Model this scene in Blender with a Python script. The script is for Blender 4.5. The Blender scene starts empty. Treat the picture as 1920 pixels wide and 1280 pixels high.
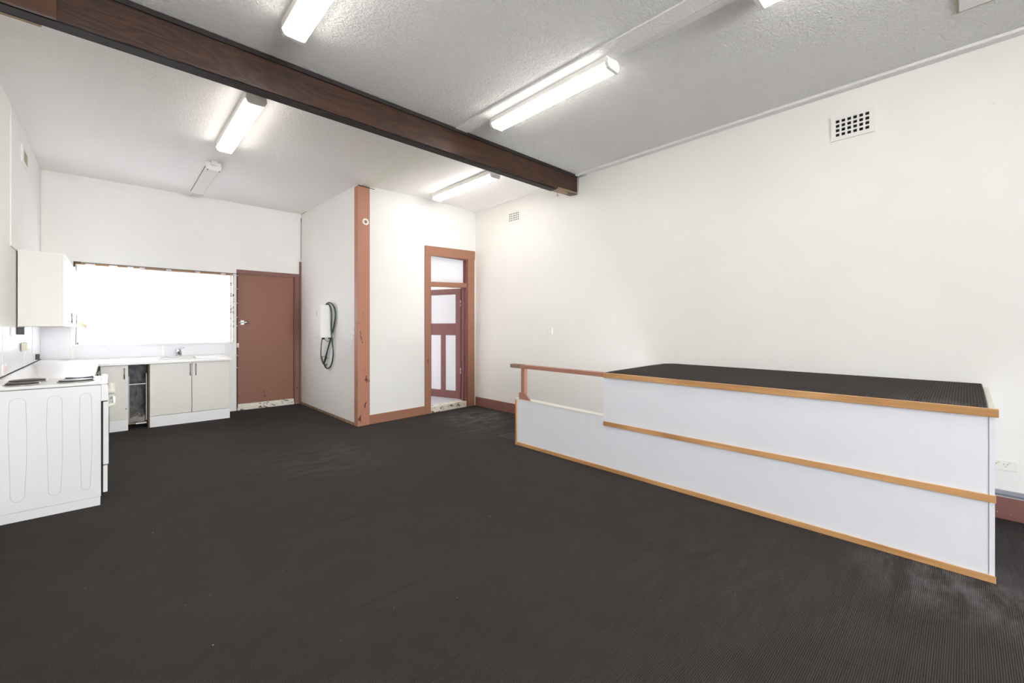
import bpy, bmesh, math, random
from mathutils import Vector, Matrix
random.seed(7)
R = math.radians
S = bpy.context.scene
COL = S.collection

# ------------------------------------------------------------------ camera
F_PX, Y0, VPA, CAM_H = 800.0, 612.5, 208.0, 1.365
TYAW = (960 - VPA) / F_PX
cam_d = bpy.data.cameras.new('camera'); cam = bpy.data.objects.new('camera', cam_d); COL.objects.link(cam)
cam.location = (0, 0, CAM_H)
cam.rotation_euler = (R(90), 0, -math.atan(TYAW))
cam_d.sensor_width = 36; cam_d.sensor_fit = 'HORIZONTAL'
cam_d.lens = 36 * F_PX / 1920
cam_d.shift_x = 0; cam_d.shift_y = -(640 - Y0) / 1920
cam_d.clip_start = 0.02
S.camera = cam

# ------------------------------------------------------------------ light and exposure
SKY = 16.3; SKY_COL = (0.90, 0.945, 1.0)
LAMP = 9.3; LAMP_COL = (1.0, 0.965, 0.89)
w = bpy.data.worlds.new('world'); S.world = w; w.use_nodes = True
bg = w.node_tree.nodes['Background']
bg.inputs[0].default_value = (*SKY_COL, 1); bg.inputs[1].default_value = SKY
S.view_settings.view_transform = 'Standard'; S.view_settings.look = 'None'
S.view_settings.gamma = 1; S.view_settings.use_curve_mapping = False
S.view_settings.exposure = 1.05
S.cycles.max_bounces = 14; S.cycles.diffuse_bounces = 9; S.cycles.transparent_max_bounces = 12
S.cycles.transmission_bounces = 8
S.cycles.sample_clamp_indirect = 8
S.cycles.use_denoising = True
def portal(name, loc, rot, sx, sy):
    l = bpy.data.lights.new(name, 'AREA'); l.shape = 'RECTANGLE'; l.size = sx; l.size_y = sy
    l.cycles.is_portal = True
    o = bpy.data.objects.new(name, l); COL.objects.link(o); o.location = loc; o.rotation_euler = rot
XL, XR, YB, XS, YF = -0.663, 4.635, 8.13, 2.475, -8.0
ZC = 3.42
portal('shopfront_daylight', (1.175, YF - 0.02, 1.525), (R(90), 0, 0), 3.25, 2.55)           # shines towards +Y
portal('rear_window_daylight', (0.54, YB + 0.20, 1.68), (R(-90), 0, 0), 1.8, 1.12)
portal('side_room_daylight', (4.90, 7.95, 2.05), (0, R(90), 0), 0.64, 1.04)

# ------------------------------------------------------------------ helpers
def lin(c):
    c = c / 255.0
    return c / 12.92 if c <= 0.04045 else ((c + 0.055) / 1.055) ** 2.4
def rgb(r, g, b): return (lin(r), lin(g), lin(b), 1.0)

class Mat:
    """small node helper"""
    def __init__(s, name, color, rough=0.6, metal=0.0, spec=0.5):
        s.m = bpy.data.materials.new(name); s.m.use_nodes = True
        s.nt = s.m.node_tree; s.b = s.nt.nodes['Principled BSDF']
        s.b.inputs['Base Color'].default_value = color
        s.b.inputs['Roughness'].default_value = rough
        s.b.inputs['Metallic'].default_value = metal
        s.b.inputs['Specular IOR Level'].default_value = spec
        s.color = color; s.last = None
    def n(s, t, **kw):
        x = s.nt.nodes.new(t)
        for k, v in kw.items():
            if k in ('props',):
                for a, b in v.items(): setattr(x, a, b)
            else:
                x.inputs[k].default_value = v
        return x
    def l(s, a, b): s.nt.links.new(a, b)
    def pos(s, scale=(1, 1, 1), rot=(0, 0, 0)):
        g = s.n('ShaderNodeNewGeometry'); m = s.n('ShaderNodeMapping')
        m.inputs['Scale'].default_value = scale; m.inputs['Rotation'].default_value = rot
        s.l(g.outputs['Position'], m.inputs['Vector']); return m.outputs['Vector']
    def obj(s, scale=(1, 1, 1)):
        g = s.n('ShaderNodeTexCoord'); m = s.n('ShaderNodeMapping')
        m.inputs['Scale'].default_value = scale
        s.l(g.outputs['Object'], m.inputs['Vector']); return m.outputs['Vector']
    def noise(s, vec, scale, detail=4, rough=0.5, dist=0.0):
        x = s.n('ShaderNodeTexNoise', Scale=scale, Detail=detail, Roughness=rough, Distortion=dist)
        s.l(vec, x.inputs['Vector']); return x.outputs['Fac']
    def ramp(s, fac, a, b, ca=(0, 0, 0, 1), cb=(1, 1, 1, 1)):
        x = s.n('ShaderNodeValToRGB'); e = x.color_ramp.elements
        e[0].position = a; e[0].color = ca; e[1].position = b; e[1].color = cb
        s.l(fac, x.inputs[0]); return x.outputs[0]
    def math(s, op, a, b=None, clamp=False):
        x = s.n('ShaderNodeMath'); x.operation = op; x.use_clamp = clamp
        for i, v in enumerate((a, b)):
            if v is None: continue
            if isinstance(v, (int, float)): x.inputs[i].default_value = v
            else: s.l(v, x.inputs[i])
        return x.outputs[0]
    def mix(s, fac, a, b):
        x = s.n('ShaderNodeMix'); x.data_type = 'RGBA'
        if isinstance(fac, (int, float)): x.inputs[0].default_value = fac
        else: s.l(fac, x.inputs[0])
        for i, v in ((6, a), (7, b)):
            if isinstance(v, tuple): x.inputs[i].default_value = v
            else: s.l(v, x.inputs[i])
        return x.outputs[2]
    def base(s, c): s.l(c, s.b.inputs['Base Color']); s.last = c
    def bump(s, h, strength=0.3, dist=0.01):
        x = s.n('ShaderNodeBump', Strength=strength, Distance=dist); s.l(h, x.inputs['Height'])
        s.l(x.outputs[0], s.b.inputs['Normal'])
    def axis(s, i):
        g = s.n('ShaderNodeNewGeometry'); x = s.n('ShaderNodeSeparateXYZ')
        s.l(g.outputs['Position'], x.inputs[0]); return x.outputs[i]

def paint(name, c, rough=0.55, var=0.04, bump=0.05, scale=3.0):
    m = Mat(name, c, rough); v = m.pos()
    dark = tuple(x * (1 - var * 2) for x in c[:3]) + (1,)
    m.base(m.mix(m.noise(v, scale, 5), dark, c))
    if bump: m.bump(m.noise(v, 60, 3), bump, 0.002)
    return m.m

def plain(name, c, rough=0.5, metal=0.0): return Mat(name, c, rough, metal).m

def wall_mat(name, c):
    m = Mat(name, c, 0.55); v = m.pos()
    c2 = tuple(x * 0.955 for x in c[:3]) + (1,)
    col = m.mix(m.ramp(m.noise(v, 0.9, 5, 0.55), 0.35, 0.65), c2, c)
    sp = m.ramp(m.noise(v, 55, 2, 0.5), 0.775, 0.80)                       # scattered knocks and fly spots
    col = m.mix(m.math('MULTIPLY', sp, 0.30), col, rgb(150, 140, 128))
    m.base(col); m.bump(m.noise(v, 14, 6, 0.6), 0.10, 0.006)
    return m.m

def chipped(name, c, zmax, amount=0.64, inner=(70, 42, 36), pale=None, scale=9):
    m = Mat(name, c, 0.5); v = m.pos()
    col = m.mix(m.noise(v, 2.0, 4), tuple(x * 0.90 for x in c[:3]) + (1,), c)
    chips = m.ramp(m.noise(m.pos((1, 1, 0.55)), scale, 6, 0.6, 0.6), amount, amount + 0.015)
    low = m.ramp(m.axis(2), 0.0, 1.0)   # only as high as people kick
    hi = m.n('ShaderNodeMapRange'); hi.inputs[1].default_value = zmax * 0.75; hi.inputs[2].default_value = zmax
    hi.inputs[3].default_value = 1; hi.inputs[4].default_value = 0
    m.l(m.axis(2), hi.inputs[0])
    f = m.math('MULTIPLY', chips, hi.outputs[0])
    col = m.mix(f, col, rgb(*inner))
    if pale:
        ch2 = m.ramp(m.noise(v, 34, 3, 0.5), 0.72, 0.74)
        col = m.mix(m.math('MULTIPLY', ch2, hi.outputs[0]), col, rgb(*pale))
    m.base(col); m.bump(m.math('SUBTRACT', m.noise(v, 25, 3), f), 0.25, 0.004)
    return m.m

def ceiling_mat(name, c, strength, scale=46):
    m = Mat(name, c, 0.8, spec=0.2); v = m.pos()
    n1 = m.noise(v, scale, 4, 0.6, 0.5); r = m.ramp(n1, 0.36, 0.62)
    n2 = m.noise(v, scale * 2.2, 3, 0.5)
    h = m.math('ADD', r, m.math('MULTIPLY', n2, 0.5))
    m.bump(h, strength, 0.011)
    c2 = tuple(x * 0.94 for x in c[:3]) + (1,)
    m.base(m.mix(m.noise(v, 0.7, 4), c2, c))
    return m.m

def carpet_mat(name, period=0.0074, seam=True):
    m = Mat(name, rgb(58, 53, 51), 0.95, spec=0.15)
    v = m.pos(); y = m.axis(1); x = m.axis(0)
    ph = m.math('ADD', m.math('MULTIPLY', y, 2 * math.pi / period), m.math('MULTIPLY', m.noise(v, 30, 2), 1.6))
    wv = m.math('MULTIPLY', m.math('ADD', m.math('SINE', ph), 1.0), 0.5)
    tuft = m.noise(m.pos((0.5, 1, 1)), 260, 2, 0.6)
    big = m.ramp(m.noise(v, 0.55, 5, 0.6), 0.3, 0.72)
    mid = m.ramp(m.noise(v, 5.0, 6, 0.7), 0.35, 0.7)
    a = rgb(24, 22, 22); b = rgb(84, 78, 75)
    f = m.math('ADD', m.math('MULTIPLY', wv, 0.55), m.math('MULTIPLY', tuft, 0.55))
    f = m.math('MULTIPLY', f, m.math('ADD', 0.62, m.math('MULTIPLY', big, 0.28)))
    f = m.math('ADD', f, m.math('MULTIPLY', mid, 0.08))
    f = m.math('ADD', f, m.math('MULTIPLY', m.math('SUBTRACT', m.noise(v, 120, 3, 0.7), 0.5), 0.55), clamp=True)
    col = m.mix(f, a, b)
    # worn chalky patches where people tread
    for (cx, cy, rad, k) in ((3.25, 0.05, 0.50, 0.34), (4.05, 5.05, 0.75, 0.45), (1.7, 4.6, 0.9, 0.12), (2.6, 0.9, 0.8, 0.05), (3.6, 4.4, 0.6, 0.18)):
        dx = m.math('SUBTRACT', x, cx); dy = m.math('SUBTRACT', y, cy)
        d = m.math('SQRT', m.math('ADD', m.math('MULTIPLY', dx, dx), m.math('MULTIPLY', dy, dy)))
        k1 = m.math('SUBTRACT', 1.0, m.math('DIVIDE', d, rad), clamp=True)
        st = m.ramp(m.noise(m.pos((0.5, 1.4, 1)), 7.0, 6, 0.7), 0.42, 0.72)
        col = m.mix(m.math('MULTIPLY', m.math('MULTIPLY', k1, st), k), col, rgb(176, 174, 176))
    # lint
    vo = m.n('ShaderNodeTexVoronoi', Scale=4.2, Randomness=1.0); m.l(v, vo.inputs['Vector'])
    lint = m.ramp(vo.outputs['Distance'], 0.012, 0.022, (1, 1, 1, 1), (0, 0, 0, 1))
    vo2 = m.n('ShaderNodeTexVoronoi', Scale=9.0, Randomness=1.0); m.l(v, vo2.inputs['Vector'])
    lint2 = m.ramp(vo2.outputs['Distance'], 0.016, 0.03, (0.7, 0.7, 0.7, 1), (0, 0, 0, 1))
    col = m.mix(m.math('MULTIPLY', m.math('ADD', lint, lint2), 0.6), col, rgb(190, 184, 175))
    if seam:
        for sy in (3.03, 2.03):
            wob = m.math('MULTIPLY', m.noise(v, 1.5, 2), 0.02)
            d = m.math('ABSOLUTE', m.math('SUBTRACT', m.math('ADD', y, wob), sy))
            k1 = m.math('SUBTRACT', 1.0, m.math('DIVIDE', d, 0.012), clamp=True)
            brk = m.ramp(m.noise(v, 1.1, 2), 0.48, 0.62)
            col = m.mix(m.math('MULTIPLY', m.math('MULTIPLY', k1, brk), 0.28), col, rgb(14, 12, 12))
    m.base(col)
    m.bump(m.math('ADD', wv, m.math('MULTIPLY', tuft, 0.7)), 0.55, 0.004)
    return m.m

def wood_mat(name, dark, light, axis='X', scale=1.0, ring=6.0, rough=0.45, knots=False, bumpk=0.12):
    m = Mat(name, light, rough)
    st = {'X': (0.14, 1, 1), 'Y': (1, 0.14, 1), 'Z': (1, 1, 0.14)}[axis]
    v = m.pos(tuple(a * scale for a in st))
    dist = m.noise(v, 2.2, 3, 0.5, 0.8 if knots else 0.2)
    band = m.math('SINE', m.math('MULTIPLY', dist, ring * 14))
    fine = m.noise(m.pos(tuple(a * scale for a in {'X': (0.03, 1, 1), 'Y': (1, 0.03, 1), 'Z': (1, 1, 0.03)}[axis])), 90, 3, 0.6)
    f = m.math('ADD', m.math('MULTIPLY', m.math('ADD', band, 1.0), 0.22), m.math('MULTIPLY', fine, 0.75), clamp=True)
    m.base(m.mix(f, dark, light)); m.bump(f, bumpk, 0.003)
    return m.m

class MB:
    def __init__(s): s.b = bmesh.new(); s.smooth = False
    def quad(s, pts, mi=0):
        f = s.b.faces.new([s.b.verts.new(p) for p in pts]); f.material_index = mi; return s
    def hexa(s, p, mi=0):
        """p: 8 points, bottom loop then top loop"""
        v = [s.b.verts.new(q) for q in p]
        for q in ((3, 2, 1, 0), (4, 5, 6, 7), (0, 1, 5, 4), (1, 2, 6, 5), (2, 3, 7, 6), (3, 0, 4, 7)):
            f = s.b.faces.new([v[i] for i in q]); f.material_index = mi
        return s
    def box(s, x0, x1, y0, y1, z0, z1, mi=0):
        x0, x1 = sorted((x0, x1)); y0, y1 = sorted((y0, y1)); z0, z1 = sorted((z0, z1))
        return s.hexa([(x0, y0, z0), (x1, y0, z0), (x1, y1, z0), (x0, y1, z0), (x0, y0, z1), (x1, y0, z1), (x1, y1, z1), (x0, y1, z1)], mi)
    def prism(s, prof, o, u, v, wdir, length, mi=0):
        """profile (a,b) in plane u,v at origin o, extruded along wdir"""
        o, u, v, wd = Vector(o), Vector(u), Vector(v), Vector(wdir)
        A = [s.b.verts.new(o + u * a + v * b) for a, b in prof]
        B = [s.b.verts.new(o + u * a + v * b + wd * length) for a, b in prof]
        n = len(prof)
        for i in range(n):
            f = s.b.faces.new([A[i], A[(i + 1) % n], B[(i + 1) % n], B[i]]); f.material_index = mi
        s.b.faces.new(A[::-1]).material_index = mi; s.b.faces.new(B).material_index = mi
        return s
    def tube(s, pts, r, n=10, mi=0, cap=True):
        pts = [Vector(p) for p in pts]; rs = r if isinstance(r, (list, tuple)) else [r] * len(pts)
        rings = []; prev = None
        for i, p in enumerate(pts):
            d = (pts[min(i + 1, len(pts) - 1)] - pts[max(i - 1, 0)]).normalized()
            if prev is None:
                a = Vector((0, 0, 1)) if abs(d.z) < 0.9 else Vector((1, 0, 0))
                e1 = d.cross(a).normalized()
            else:
                e1 = (prev - d * prev.dot(d)).normalized()
            prev = e1; e2 = d.cross(e1)
            rings.append([s.b.verts.new(p + (e1 * math.cos(2 * math.pi * k / n) + e2 * math.sin(2 * math.pi * k / n)) * rs[i]) for k in range(n)])
        for a, b in zip(rings, rings[1:]):
            for k in range(n):
                f = s.b.faces.new([a[k], a[(k + 1) % n], b[(k + 1) % n], b[k]]); f.smooth = True; f.material_index = mi
        if cap:
            s.b.faces.new(rings[0][::-1]).material_index = mi; s.b.faces.new(rings[-1]).material_index = mi
        return s
    def cyl(s, c, axis, r, length, n=24, mi=0):
        c, a = Vector(c), Vector(axis).normalized()
        return s.tube([c, c + a * length], r, n, mi)
    def slab(s, xs, ys, inside, ztop, thick, mi=0):
        """slab on a grid of cells with holes; ztop may be a function"""
        zt = ztop if callable(ztop) else (lambda x, y: ztop)
        th = thick if callable(thick) else (lambda x, y: thick)
        T, Bm = {}, {}
        def tv(i, j):
            if (i, j) not in T: T[i, j] = s.b.verts.new((xs[i], ys[j], zt(xs[i], ys[j])))
            return T[i, j]
        def bv(i, j):
            if (i, j) not in Bm: Bm[i, j] = s.b.verts.new((xs[i], ys[j], zt(xs[i], ys[j]) - th(xs[i], ys[j])))
            return Bm[i, j]
        nx, ny = len(xs) - 1, len(ys) - 1
        ok = lambda i, j: 0 <= i < nx and 0 <= j < ny and inside((xs[i] + xs[i + 1]) / 2, (ys[j] + ys[j + 1]) / 2)
        for i in range(nx):
            for j in range(ny):
                if not ok(i, j): continue
                s.b.faces.new([tv(i, j), tv(i + 1, j), tv(i + 1, j + 1), tv(i, j + 1)]).material_index = mi
                s.b.faces.new([bv(i, j + 1), bv(i + 1, j + 1), bv(i + 1, j), bv(i, j)]).material_index = mi
                for (di, dj, a, b) in ((-1, 0, (i, j + 1), (i, j)), (1, 0, (i + 1, j), (i + 1, j + 1)), (0, -1, (i, j), (i + 1, j)), (0, 1, (i + 1, j + 1), (i, j + 1))):
                    if not ok(i + di, j + dj):
                        s.b.faces.new([bv(*a), bv(*b), tv(*b), tv(*a)]).material_index = mi
        return s
    def build(s, name, mats, parent=None, bevel=0.0, smooth=False, seg=2):
        bmesh.ops.recalc_face_normals(s.b, faces=s.b.faces)
        off = Vector((0, 0, 0)); p = parent
        while p is not None: off += p.location; p = p.parent
        if parent is None:                                   # origin at the foot of the thing
            xs = [v.co for v in s.b.verts]
            off = Vector(((min(v.x for v in xs) + max(v.x for v in xs)) / 2, (min(v.y for v in xs) + max(v.y for v in xs)) / 2, min(v.z for v in xs)))
        for v in s.b.verts: v.co -= off
        me = bpy.data.meshes.new(name); s.b.to_mesh(me); s.b.free()
        for m in (mats if isinstance(mats, (list, tuple)) else [mats]): me.materials.append(m)
        o = bpy.data.objects.new(name, me); COL.objects.link(o)
        if parent is None: o.location = off
        else: o.parent = parent
        if smooth:
            for p in me.polygons: p.use_smooth = True
        if bevel:
            b = o.modifiers.new('bevel', 'BEVEL'); b.width = bevel; b.segments = seg; b.limit_method = 'ANGLE'; b.angle_limit = R(40)
            b.harden_normals = False
        return o

def tag(o, label, cat, group=None):
    o['label'] = label; o['category'] = cat
    if group: o['group'] = group
    return o
def thing(name, loc, label, cat, group=None):
    o = bpy.data.objects.new(name, None); COL.objects.link(o); o.location = loc
    o.empty_display_size = 0.1
    return tag(o, label, cat, group)
def struct(name, mb, m, bevel=0.0, parent=None):
    o = mb.build(name, m, parent, bevel); o['kind'] = 'structure'; return o

def spline(pts, n=8):
    P = [Vector(p) for p in pts]; out = []
    for i in range(len(P) - 1):
        p0, p1, p2, p3 = P[max(i - 1, 0)], P[i], P[i + 1], P[min(i + 2, len(P) - 1)]
        for k in range(n):
            t = k / n
            out.append(0.5 * ((2 * p1) + (p2 - p0) * t + (2 * p0 - 5 * p1 + 4 * p2 - p3) * t * t + (3 * p1 - p0 - 3 * p2 + p3) * t ** 3))
    out.append(P[-1]); return out

# ------------------------------------------------------------------ materials
M = {}
M['wall'] = wall_mat('wall_paint', rgb(241, 239, 235))
M['wall2'] = wall_mat('back_wall_paint', rgb(239, 237, 232))
M['board'] = wall_mat('wall_board', rgb(244, 240, 236))
M['splash'] = paint('splashback', rgb(228, 226, 229), 0.35, 0.02, 0.0)
M['ceil_f'] = ceiling_mat('stippled_ceiling', rgb(248, 247, 245), 0.85)
M['ceil_r'] = ceiling_mat('rear_ceiling', rgb(246, 242, 239), 0.27)
M['ceil_smooth'] = paint('ceiling_strip', rgb(247, 245, 241), 0.6, 0.03, 0.05)
M['ceil_strip'] = ceiling_mat('ceiling_cover_strip', rgb(247, 245, 243), 0.5)
M['carpet'] = carpet_mat('ribbed_carpet')
M['carpet2'] = carpet_mat('platform_carpet', 0.0125, seam=False)
M['brown_door'] = chipped('brown_door_paint', rgb(142, 92, 71), 0.45, 0.60, (96, 50, 36), (205, 180, 150))
M['brown_frame'] = chipped('brown_frame_paint', rgb(128, 84, 74), 0.5, 0.66)
M['brown_post'] = chipped('brown_post_paint', rgb(176, 122, 98), 1.75, 0.62, (84, 44, 34), None, 13)
M['brown_arch'] = chipped('brown_architrave_paint', rgb(154, 107, 84), 0.3, 0.70)
M['brown_leaf'] = chipped('brown_leaf_paint', rgb(128, 82, 80), 0.3, 0.70)
M['skirt'] = chipped('brown_skirting_paint', rgb(138, 92, 84), 0.4, 0.69, (96, 58, 52), (205, 190, 180))
M['rail'] = chipped('rail_paint', rgb(176, 124, 106), 2.0, 0.70, (90, 40, 35))
M['beam'] = wood_mat('dark_stained_timber', rgb(18, 11, 7), rgb(70, 41, 23), 'X', 1.6, 7.0, 0.42, True, 0.25)
M['beam2'] = wood_mat('orange_stained_timber', rgb(38, 20, 9), rgb(80, 46, 22), 'X', 1.0, 3.0, 0.45)
M['beam_dark'] = paint('black_stained_timber', rgb(34, 24, 20), 0.7, 0.2, 0.2)
M['raw'] = wood_mat('weathered_timber', rgb(105, 85, 66), rgb(160, 135, 108), 'X', 1.0, 4.0, 0.8)
M['oakY'] = wood_mat('honey_timber', rgb(165, 115, 66), rgb(222, 172, 118), 'Y', 1.0, 3.0, 0.4)
M['oakZ'] = wood_mat('honey_timber_upright', rgb(165, 115, 60), rgb(215, 162, 100), 'Z', 1.0, 3.0, 0.4)
M['panel'] = paint('platform_panel', rgb(240, 242, 249), 0.35, 0.03, 0.03, 1.5)
M['cream_edge'] = paint('cream_edge', rgb(236, 234, 224), 0.5, 0.05, 0.05)
M['cab'] = paint('cream_cabinet', rgb(226, 222, 213), 0.35, 0.01, 0)
M['cab_white'] = paint('white_cabinet', rgb(236, 236, 235), 0.35, 0.01, 0)
M['counter'] = paint('white_laminate', rgb(235, 233, 228), 0.22, 0.02, 0)
M['enamel'] = paint('white_enamel', rgb(229, 229, 228), 0.18, 0.01, 0)
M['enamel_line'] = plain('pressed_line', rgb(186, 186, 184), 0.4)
M['cream_plastic'] = plain('cream_plastic', rgb(228, 226, 208), 0.35)
M['white_plastic'] = plain('white_plastic', rgb(236, 235, 230), 0.35)
M['cream_switch'] = plain('aged_plastic', rgb(222, 216, 194), 0.4)
M['black'] = plain('black_plastic', rgb(28, 27, 27), 0.4)
M['dark'] = plain('dark_void', rgb(12, 11, 11), 0.9)
M['plate'] = Mat('hotplate_iron', rgb(66, 60, 56), 0.5, 0.5).m
M['chrome'] = Mat('chrome', rgb(215, 215, 215), 0.18, 1.0).m
M['steel'] = Mat('brushed_steel', rgb(165, 162, 158), 0.32, 1.0).m
M['grey_metal'] = Mat('grey_metal', rgb(150, 150, 152), 0.45, 0.6).m
M['conduit'] = plain('grey_conduit', rgb(138, 140, 150), 0.45)
M['hose'] = Mat('green_hose', rgb(28, 62, 52), 0.35).m
M['cable'] = plain('black_cable', rgb(24, 24, 26), 0.5)
M['kraft'] = plain('brown_card', rgb(196, 178, 152), 0.8)
M['tile'] = paint('pale_vinyl', rgb(214, 218, 226), 0.3, 0.03, 0, 8)
M['pipe'] = plain('grey_pipe', rgb(176, 176, 170), 0.5)
def worn_white(name):
    m = Mat(name, rgb(222, 214, 200), 0.7); v = m.pos((0.6, 1, 1))
    f = m.ramp(m.noise(v, 22, 6, 0.7, 0.5), 0.56, 0.60)
    m.base(m.mix(f, m.mix(m.noise(v, 6, 4), rgb(222, 214, 198), rgb(238, 232, 222)), rgb(98, 74, 56)))
    m.bump(m.math('SUBTRACT', m.noise(v, 30, 4), f), 0.5, 0.006); return m.m
M['worn'] = worn_white('peeling_white_paint')
def dirty_grey():
    m = Mat('dirty_grey_board', rgb(112, 106, 104), 0.6); v = m.pos((1, 1, 0.6))
    f = m.ramp(m.noise(v, 7, 6, 0.65, 1.2), 0.38, 0.75)
    m.base(m.mix(f, rgb(74, 68, 66), rgb(150, 145, 145))); m.bump(m.noise(v, 9, 5), 0.5, 0.02); return m.m
M['dirty'] = dirty_grey()
def foil():
    m = Mat('crumpled_sheet', rgb(150, 146, 142), 0.4, 0.3); v = m.pos()
    m.bump(m.noise(v, 22, 4, 0.6), 0.9, 0.03); return m.m
M['foil'] = foil()
def lampmat():
    m = bpy.data.materials.new('lit_diffuser'); m.use_nodes = True; nt = m.node_tree
    b = nt.nodes['Principled BSDF']; b.inputs['Base Color'].default_value = (0.9, 0.9, 0.88, 1)
    b.inputs['Emission Color'].default_value = (*LAMP_COL, 1); b.inputs['Emission Strength'].default_value = LAMP
    return m
M['lit'] = lampmat()
M['unlit'] = plain('unlit_diffuser', rgb(226, 222, 216), 0.3)
M['batten'] = plain('white_batten', rgb(242, 240, 235), 0.4)
def glass():
    m = bpy.data.materials.new('window_glass'); m.use_nodes = True; nt = m.node_tree
    nt.nodes.remove(nt.nodes['Principled BSDF']); out = nt.nodes['Material Output']
    t = nt.nodes.new('ShaderNodeBsdfTransparent'); t.inputs[0].default_value = (0.96, 0.98, 0.98, 1)
    g = nt.nodes.new('ShaderNodeBsdfGlossy'); g.inputs['Roughness'].default_value = 0.02
    mx = nt.nodes.new('ShaderNodeMixShader'); mx.inputs[0].default_value = 0.06
    nt.links.new(t.outputs[0], mx.inputs[1]); nt.links.new(g.outputs[0], mx.inputs[2]); nt.links.new(mx.outputs[0], out.inputs[0])
    return m
M['glass'] = glass()
def sheer():
    m = bpy.data.materials.new('sheer_fabric'); m.use_nodes = True; nt = m.node_tree
    nt.nodes.remove(nt.nodes['Principled BSDF']); out = nt.nodes['Material Output']
    d = nt.nodes.new('ShaderNodeBsdfDiffuse'); d.inputs[0].default_value = (0.86, 0.85, 0.88, 1)
    tl = nt.nodes.new('ShaderNodeBsdfTranslucent'); tl.inputs[0].default_value = (0.86, 0.85, 0.88, 1)
    tr = nt.nodes.new('ShaderNodeBsdfTransparent')
    m1 = nt.nodes.new('ShaderNodeMixShader'); m1.inputs[0].default_value = 0.30
    m2 = nt.nodes.new('ShaderNodeMixShader'); m2.inputs[0].default_value = 0.10
    nt.links.new(d.outputs[0], m1.inputs[1]); nt.links.new(tl.outputs[0], m1.inputs[2])
    nt.links.new(m1.outputs[0], m2.inputs[1]); nt.links.new(tr.outputs[0], m2.inputs[2]); nt.links.new(m2.outputs[0], out.inputs[0])
    return m
M['sheer'] = sheer()

# ------------------------------------------------------------------ door wall frame of reference (it runs a few degrees off square)
WO = Vector((XS, 5.715, 0)); WD = Vector((XR - XS, 0.150, 0)).normalized(); WN = Vector((-WD.y, WD.x, 0))
WLEN = (XR - XS) / WD.x
def wb(mb, s0, s1, n0, n1, z0, z1, mi=0):
    """box in the door wall's own frame: s along, n into the wall"""
    q = lambda s, n, z: tuple(WO + WD * s + WN * n + Vector((0, 0, z)))
    return mb.hexa([q(s0, n0, z0), q(s1, n0, z0), q(s1, n1, z0), q(s0, n1, z0), q(s0, n0, z1), q(s1, n0, z1), q(s1, n1, z1), q(s0, n1, z1)], mi)

# ------------------------------------------------------------------ structure
HX0, HX1, HY0, HY1 = 3.52, 4.60, 0.30, 4.02           # stairwell under the boxed platform
b = MB(); xs = [XL - 0.1, HX0, HX1, XR + 0.1]; ys = [YF - 0.1, HY0, HY1, 9.2]
b.slab(xs, ys, lambda x, y: not (HX0 < x < HX1 and HY0 < y < HY1), 0.0, 0.16)
struct('floor', b, M['carpet'])
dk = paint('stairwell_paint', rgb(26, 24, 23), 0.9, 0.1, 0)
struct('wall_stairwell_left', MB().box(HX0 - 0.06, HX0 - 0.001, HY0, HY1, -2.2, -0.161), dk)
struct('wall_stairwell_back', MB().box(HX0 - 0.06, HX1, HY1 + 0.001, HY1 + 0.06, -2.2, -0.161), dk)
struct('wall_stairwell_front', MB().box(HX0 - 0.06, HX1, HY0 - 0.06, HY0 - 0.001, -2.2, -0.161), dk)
st = thing('stairs', (4.06, 4.0, -2.2), 'dark carpeted stairs going down into the opening behind the white boxed platform', 'stairs')
for k in range(8):
    bb = MB(); y1 = HY1 - 0.26 * k; z = -0.22 * (k + 1.6)
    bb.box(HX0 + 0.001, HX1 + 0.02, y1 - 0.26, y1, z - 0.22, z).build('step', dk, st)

# ceilings
b = MB().slab([XL - 0.1, 0.5, 2.0, 3.2, XR + 0.1], [YF - 0.1, -5, -3, -1, 0.5, 2, 3.70], lambda x, y: True, ZC + 0.12, 0.12)
struct('ceiling', b, M['ceil_f'])
def zr(x, y):
    base = 3.385
    if y > 5.0:
        if 2.2 < x < 3.0: base = 3.325 if y < 7.5 else 3.372
        elif x >= 3.0: base = 3.37
    return base
b = MB(); b.slab([XL - 0.1, 1.2, 2.475, 3.4, XR + 0.1], [3.70, 5.72, 8.13, 9.2], lambda x, y: True, lambda x, y: zr(x, y) + 0.155, lambda x, y: 0.155)
struct('ceiling_rear', b, M['ceil_r'])

# walls
b = MB(); b.box(XR, XR + 0.14, YF, 7.45, 0, 3.5); b.box(XR, XR + 0.14, 8.45, 9.1, 0, 3.5); b.box(XR, XR + 0.14, 7.45, 8.45, 0, 1.75); b.box(XR, XR + 0.14, 7.45, 8.45, 2.35, 3.5)
b.box(XR - 0.005, XR + 0.14, HY0, HY1, -2.2, 0.0)
struct('wall_right', b, M['wall'])
b = MB(); b.box(XL - 0.14, XL, YF, YB + 0.2, 0, 3.5); struct('wall_left', b, M['wall2'])
# rear wall around window and door
WX0, WX1, WZ0, WZ1 = -0.352, 1.445, 1.125, 2.225
DX0, DX1, DZ1 = 1.50, 2.37, 2.235
b = MB()
b.box(XL, WX0, YB, YB + 0.2, 0, 3.5); b.box(WX0, WX1, YB, YB + 0.2, 0, WZ0 - 0.01); b.box(WX0, WX1, YB, YB + 0.2, WZ1, 3.5)
b.box(WX1, DX0, YB, YB + 0.2, 0, 3.5); b.box(DX0, DX1, YB, YB + 0.2, DZ1, 3.5); b.box(DX1, XS + 0.1, YB, YB + 0.2, 0, 3.5)
struct('wall_back', b, M['wall2'])
b = MB(); b.box(XS, XS + 0.1, 5.80, YB, 0, 3.5); b.box(XS + 0.101, XS + 0.2, 5.87, 9.0, 0, 3.5)
struct('wall_side', b, M['board'])
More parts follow.
